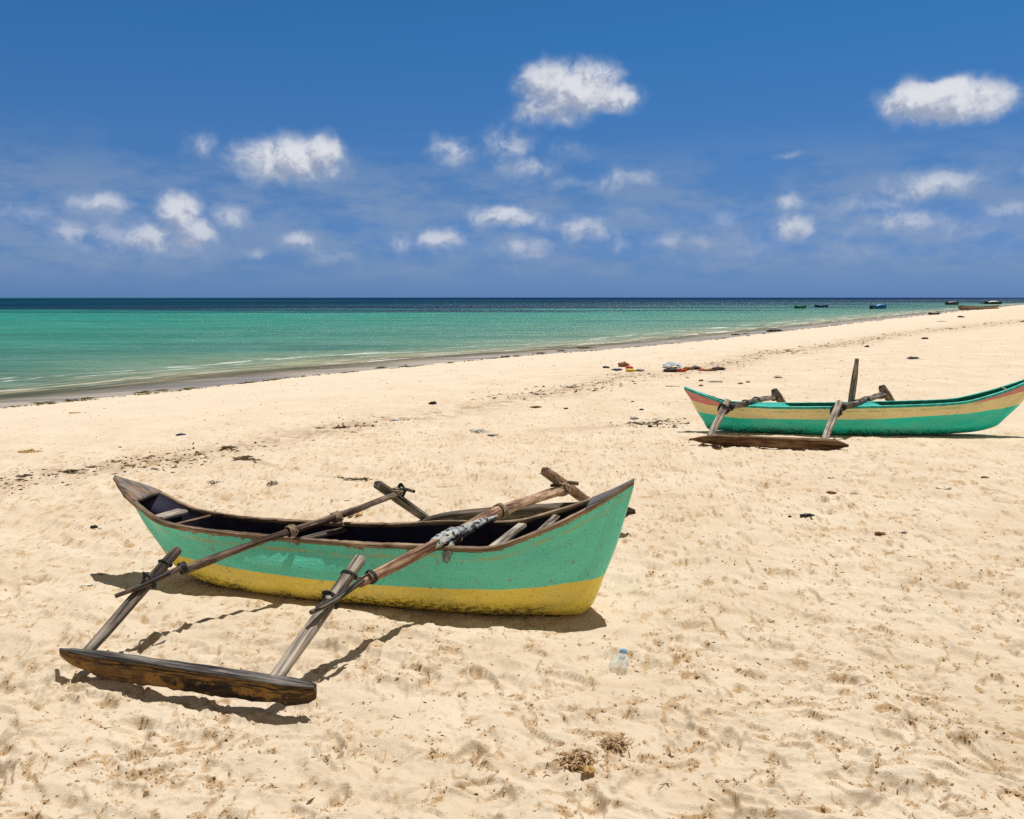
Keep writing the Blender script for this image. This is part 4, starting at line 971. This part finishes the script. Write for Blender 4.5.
tint=N.ramp(N.mr(eln,0,.70,smooth=False),[(0,(.145,.30,.81)),(.05,(.17,.30,.67)),(.17,(.21,.35,.59)),(.41,(.148,.42,.65)),(1,(.15,.40,.60))])
skyc=N.mix(1.,sky.outputs[0],tint,'MULTIPLY')
# unseen sky overhead and behind camera: warm white added to warm the shadows
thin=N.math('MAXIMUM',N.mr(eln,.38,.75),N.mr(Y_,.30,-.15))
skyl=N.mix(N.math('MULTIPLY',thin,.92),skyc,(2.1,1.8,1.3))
# clouds: (px,py,rx,ry,strength) in picture units, turned into directions
CL=[(290,160,56,24,.95),(322,152,24,18,.9),(268,170,30,14,.6),(204,147,17,13,.42),(240,155,28,10,.25),
 (178,212,26,24,.95),(190,232,26,16,.8),(150,238,34,13,.75),(98,203,26,12,.62),(72,235,26,16,.55),(120,238,50,20,.50),(232,217,17,13,.6),(26,214,36,12,.38),(175,250,50,14,.35),
 (300,243,15,9,.7),(255,256,13,6,.45),(330,254,22,9,.4),(312,249,9,7,.5),
 (574,92,44,24,1.05),(552,86,36,27,.9),(590,82,34,24,.9),(612,98,26,14,.85),(550,112,34,13,.75),(450,151,20,13,.55),(508,146,22,17,.50),(528,168,26,13,.48),(570,148,26,12,.22),(620,180,34,11,.45),(590,180,18,8,.3),(564,182,20,8,.25),
 (504,216,30,12,.75),(545,222,18,9,.40),(578,228,26,11,.60),(600,234,20,8,.5),(440,240,22,12,.75),(402,242,15,10,.5),(522,246,24,10,.55),(528,252,22,9,.5),(470,248,60,9,.22),
 (672,240,22,10,.45),(700,242,20,9,.4),(618,246,10,8,.45),(630,215,16,8,.22),
 (940,102,66,24,1.1),(908,104,34,22,.95),(975,100,40,18,.85),(790,156,17,5,.28),
 (930,186,46,14,.62),(958,180,24,11,.5),(870,203,56,12,.38),(788,201,17,8,.55),(793,228,21,15,.70),(905,220,40,13,.55),(850,226,60,20,.25),(728,218,32,12,.32),(740,248,60,16,.32),(1010,212,30,8,.5),(960,228,56,14,.35),(870,250,90,14,.25),(1024,170,8,7,.3),(985,250,60,12,.25),
 (375,120,7,8,.0)]
gd=bpy.data.node_groups.new('cloud_density','ShaderNodeTree')
gd.interface.new_socket('P',in_out='INPUT',socket_type='NodeSocketVector'); gd.interface.new_socket('D',in_out='OUTPUT',socket_type='NodeSocketFloat'); gd.interface.new_socket('B',in_out='OUTPUT',socket_type='NodeSocketFloat')
G=NT(gd); gi=G.n('NodeGroupInput'); go=G.n('NodeGroupOutput'); P=gi.outputs[0]
wn=G.n('ShaderNodeTexNoise'); G.set(wn.inputs['Vector'],P); wn.inputs['Scale'].default_value=26; wn.inputs['Detail'].default_value=3
wv=G.vm('MULTIPLY',G.vm('SUBTRACT',wn.outputs[1],(.5,.5,.5)),(.034,.024,0)); PW=G.vm('ADD',P,wv)
acc=None
for (px,py,rx,ry,k) in CL:
    if k<=0: continue
    d=ray(px,py); c=(math.atan2(d[0],d[1]),math.asin(d[2]/np.linalg.norm(d)),0.)
    d2=ray(px+rx,py); d3=ray(px,py-ry); ra=(math.atan2(d2[0],d2[1])-c[0])*(1.12 if k>.85 else 1.38); re=(math.asin(d3[2]/np.linalg.norm(d3))-c[1])*(1.12 if k>.85 else 1.3)
    v=G.vm('MULTIPLY',G.vm('SUBTRACT',PW,c),(1/ra,1/re,0.)); q=G.vm('DOT_PRODUCT',v,v)
    t=G.math('MULTIPLY_ADD',q,-.85*max(k,.5),k*1.0)
    acc=t if acc is None else G.math('SMOOTH_MAX',acc,t,.12)
f1=G.noise(PW,46,7,.60)
nz=G.math('MULTIPLY',G.math('SUBTRACT',f1,.5),1.75)
D=G.math('ADD',acc,nz); gd.links.new(D,go.inputs[0]); gd.links.new(acc,go.inputs[1])
cv=N.n('ShaderNodeCombineXYZ'); N.set(cv.inputs[0],azn); N.set(cv.inputs[1],eln)
def dens(off):
    g_=N.n('ShaderNodeGroup'); g_.node_tree=gd; N.set(g_.inputs[0],N.vm('ADD',cv.outputs[0],off)); return g_
gA_=dens((0,0,0)); gB_=dens((.0055,.014,0))
Dn=gA_.outputs[0]; gate=N.mr(gA_.outputs[1],-.45,.0)
st_=N.mr(gA_.outputs[1],.1,.6); alpha=N.math('MULTIPLY',N.mr(Dn,N.mr(st_,0,1,-.25,-.08),N.mr(st_,0,1,1.0,.78)),gate)
alpha=N.math('MULTIPLY',alpha,N.mr(gA_.outputs[1],-.1,.90,.20,.98))
shade=N.mr(N.math('SUBTRACT',Dn,gB_.outputs[0]),-.34,.52)
ccol=N.mix(shade,(2.7,3.15,4.2),(6.1,6.25,6.6))
ccol=N.mix(N.mr(gA_.outputs[1],.75,.25,0,.75),ccol,(3.9,4.35,5.3)); lowhaze=N.mr(eln,.0,.16,.45,0.); ccol=N.mix(lowhaze,ccol,(1.9,2.6,4.4))
vl=N.noise(N.mapping(cv.outputs[0],(9,26,1)),1.,6,.62); veil=N.math('MULTIPLY',N.mr(vl,.38,.62,0,.55),N.math('MULTIPLY',N.mr(eln,.005,.045),N.mr(eln,.20,.10)))
c=N.mix(veil,skyc,(2.05,2.8,4.1)); c=N.mix(alpha,c,ccol)
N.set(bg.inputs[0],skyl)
bg2=N.n('ShaderNodeBackground'); bg2.inputs[1].default_value=.12; N.set(bg2.inputs[0],c)
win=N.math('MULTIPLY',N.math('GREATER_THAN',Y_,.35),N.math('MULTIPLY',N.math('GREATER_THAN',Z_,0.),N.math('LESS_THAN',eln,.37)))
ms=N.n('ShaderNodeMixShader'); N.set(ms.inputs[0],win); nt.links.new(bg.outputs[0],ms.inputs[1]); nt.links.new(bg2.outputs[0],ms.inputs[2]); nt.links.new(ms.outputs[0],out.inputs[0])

# ------------------------------------------------------------------ render settings
scene.view_settings.view_transform='Standard'; scene.view_settings.look='None'; scene.view_settings.exposure=0.0; scene.view_settings.gamma=1
scene.cycles.use_denoising=False; scene.cycles.sample_clamp_direct=2.2; scene.cycles.sample_clamp_indirect=4; scene.render.engine='CYCLES'; scene.cycles.max_bounces=8; scene.cycles.diffuse_bounces=4; scene.cycles.transparent_max_bounces=8
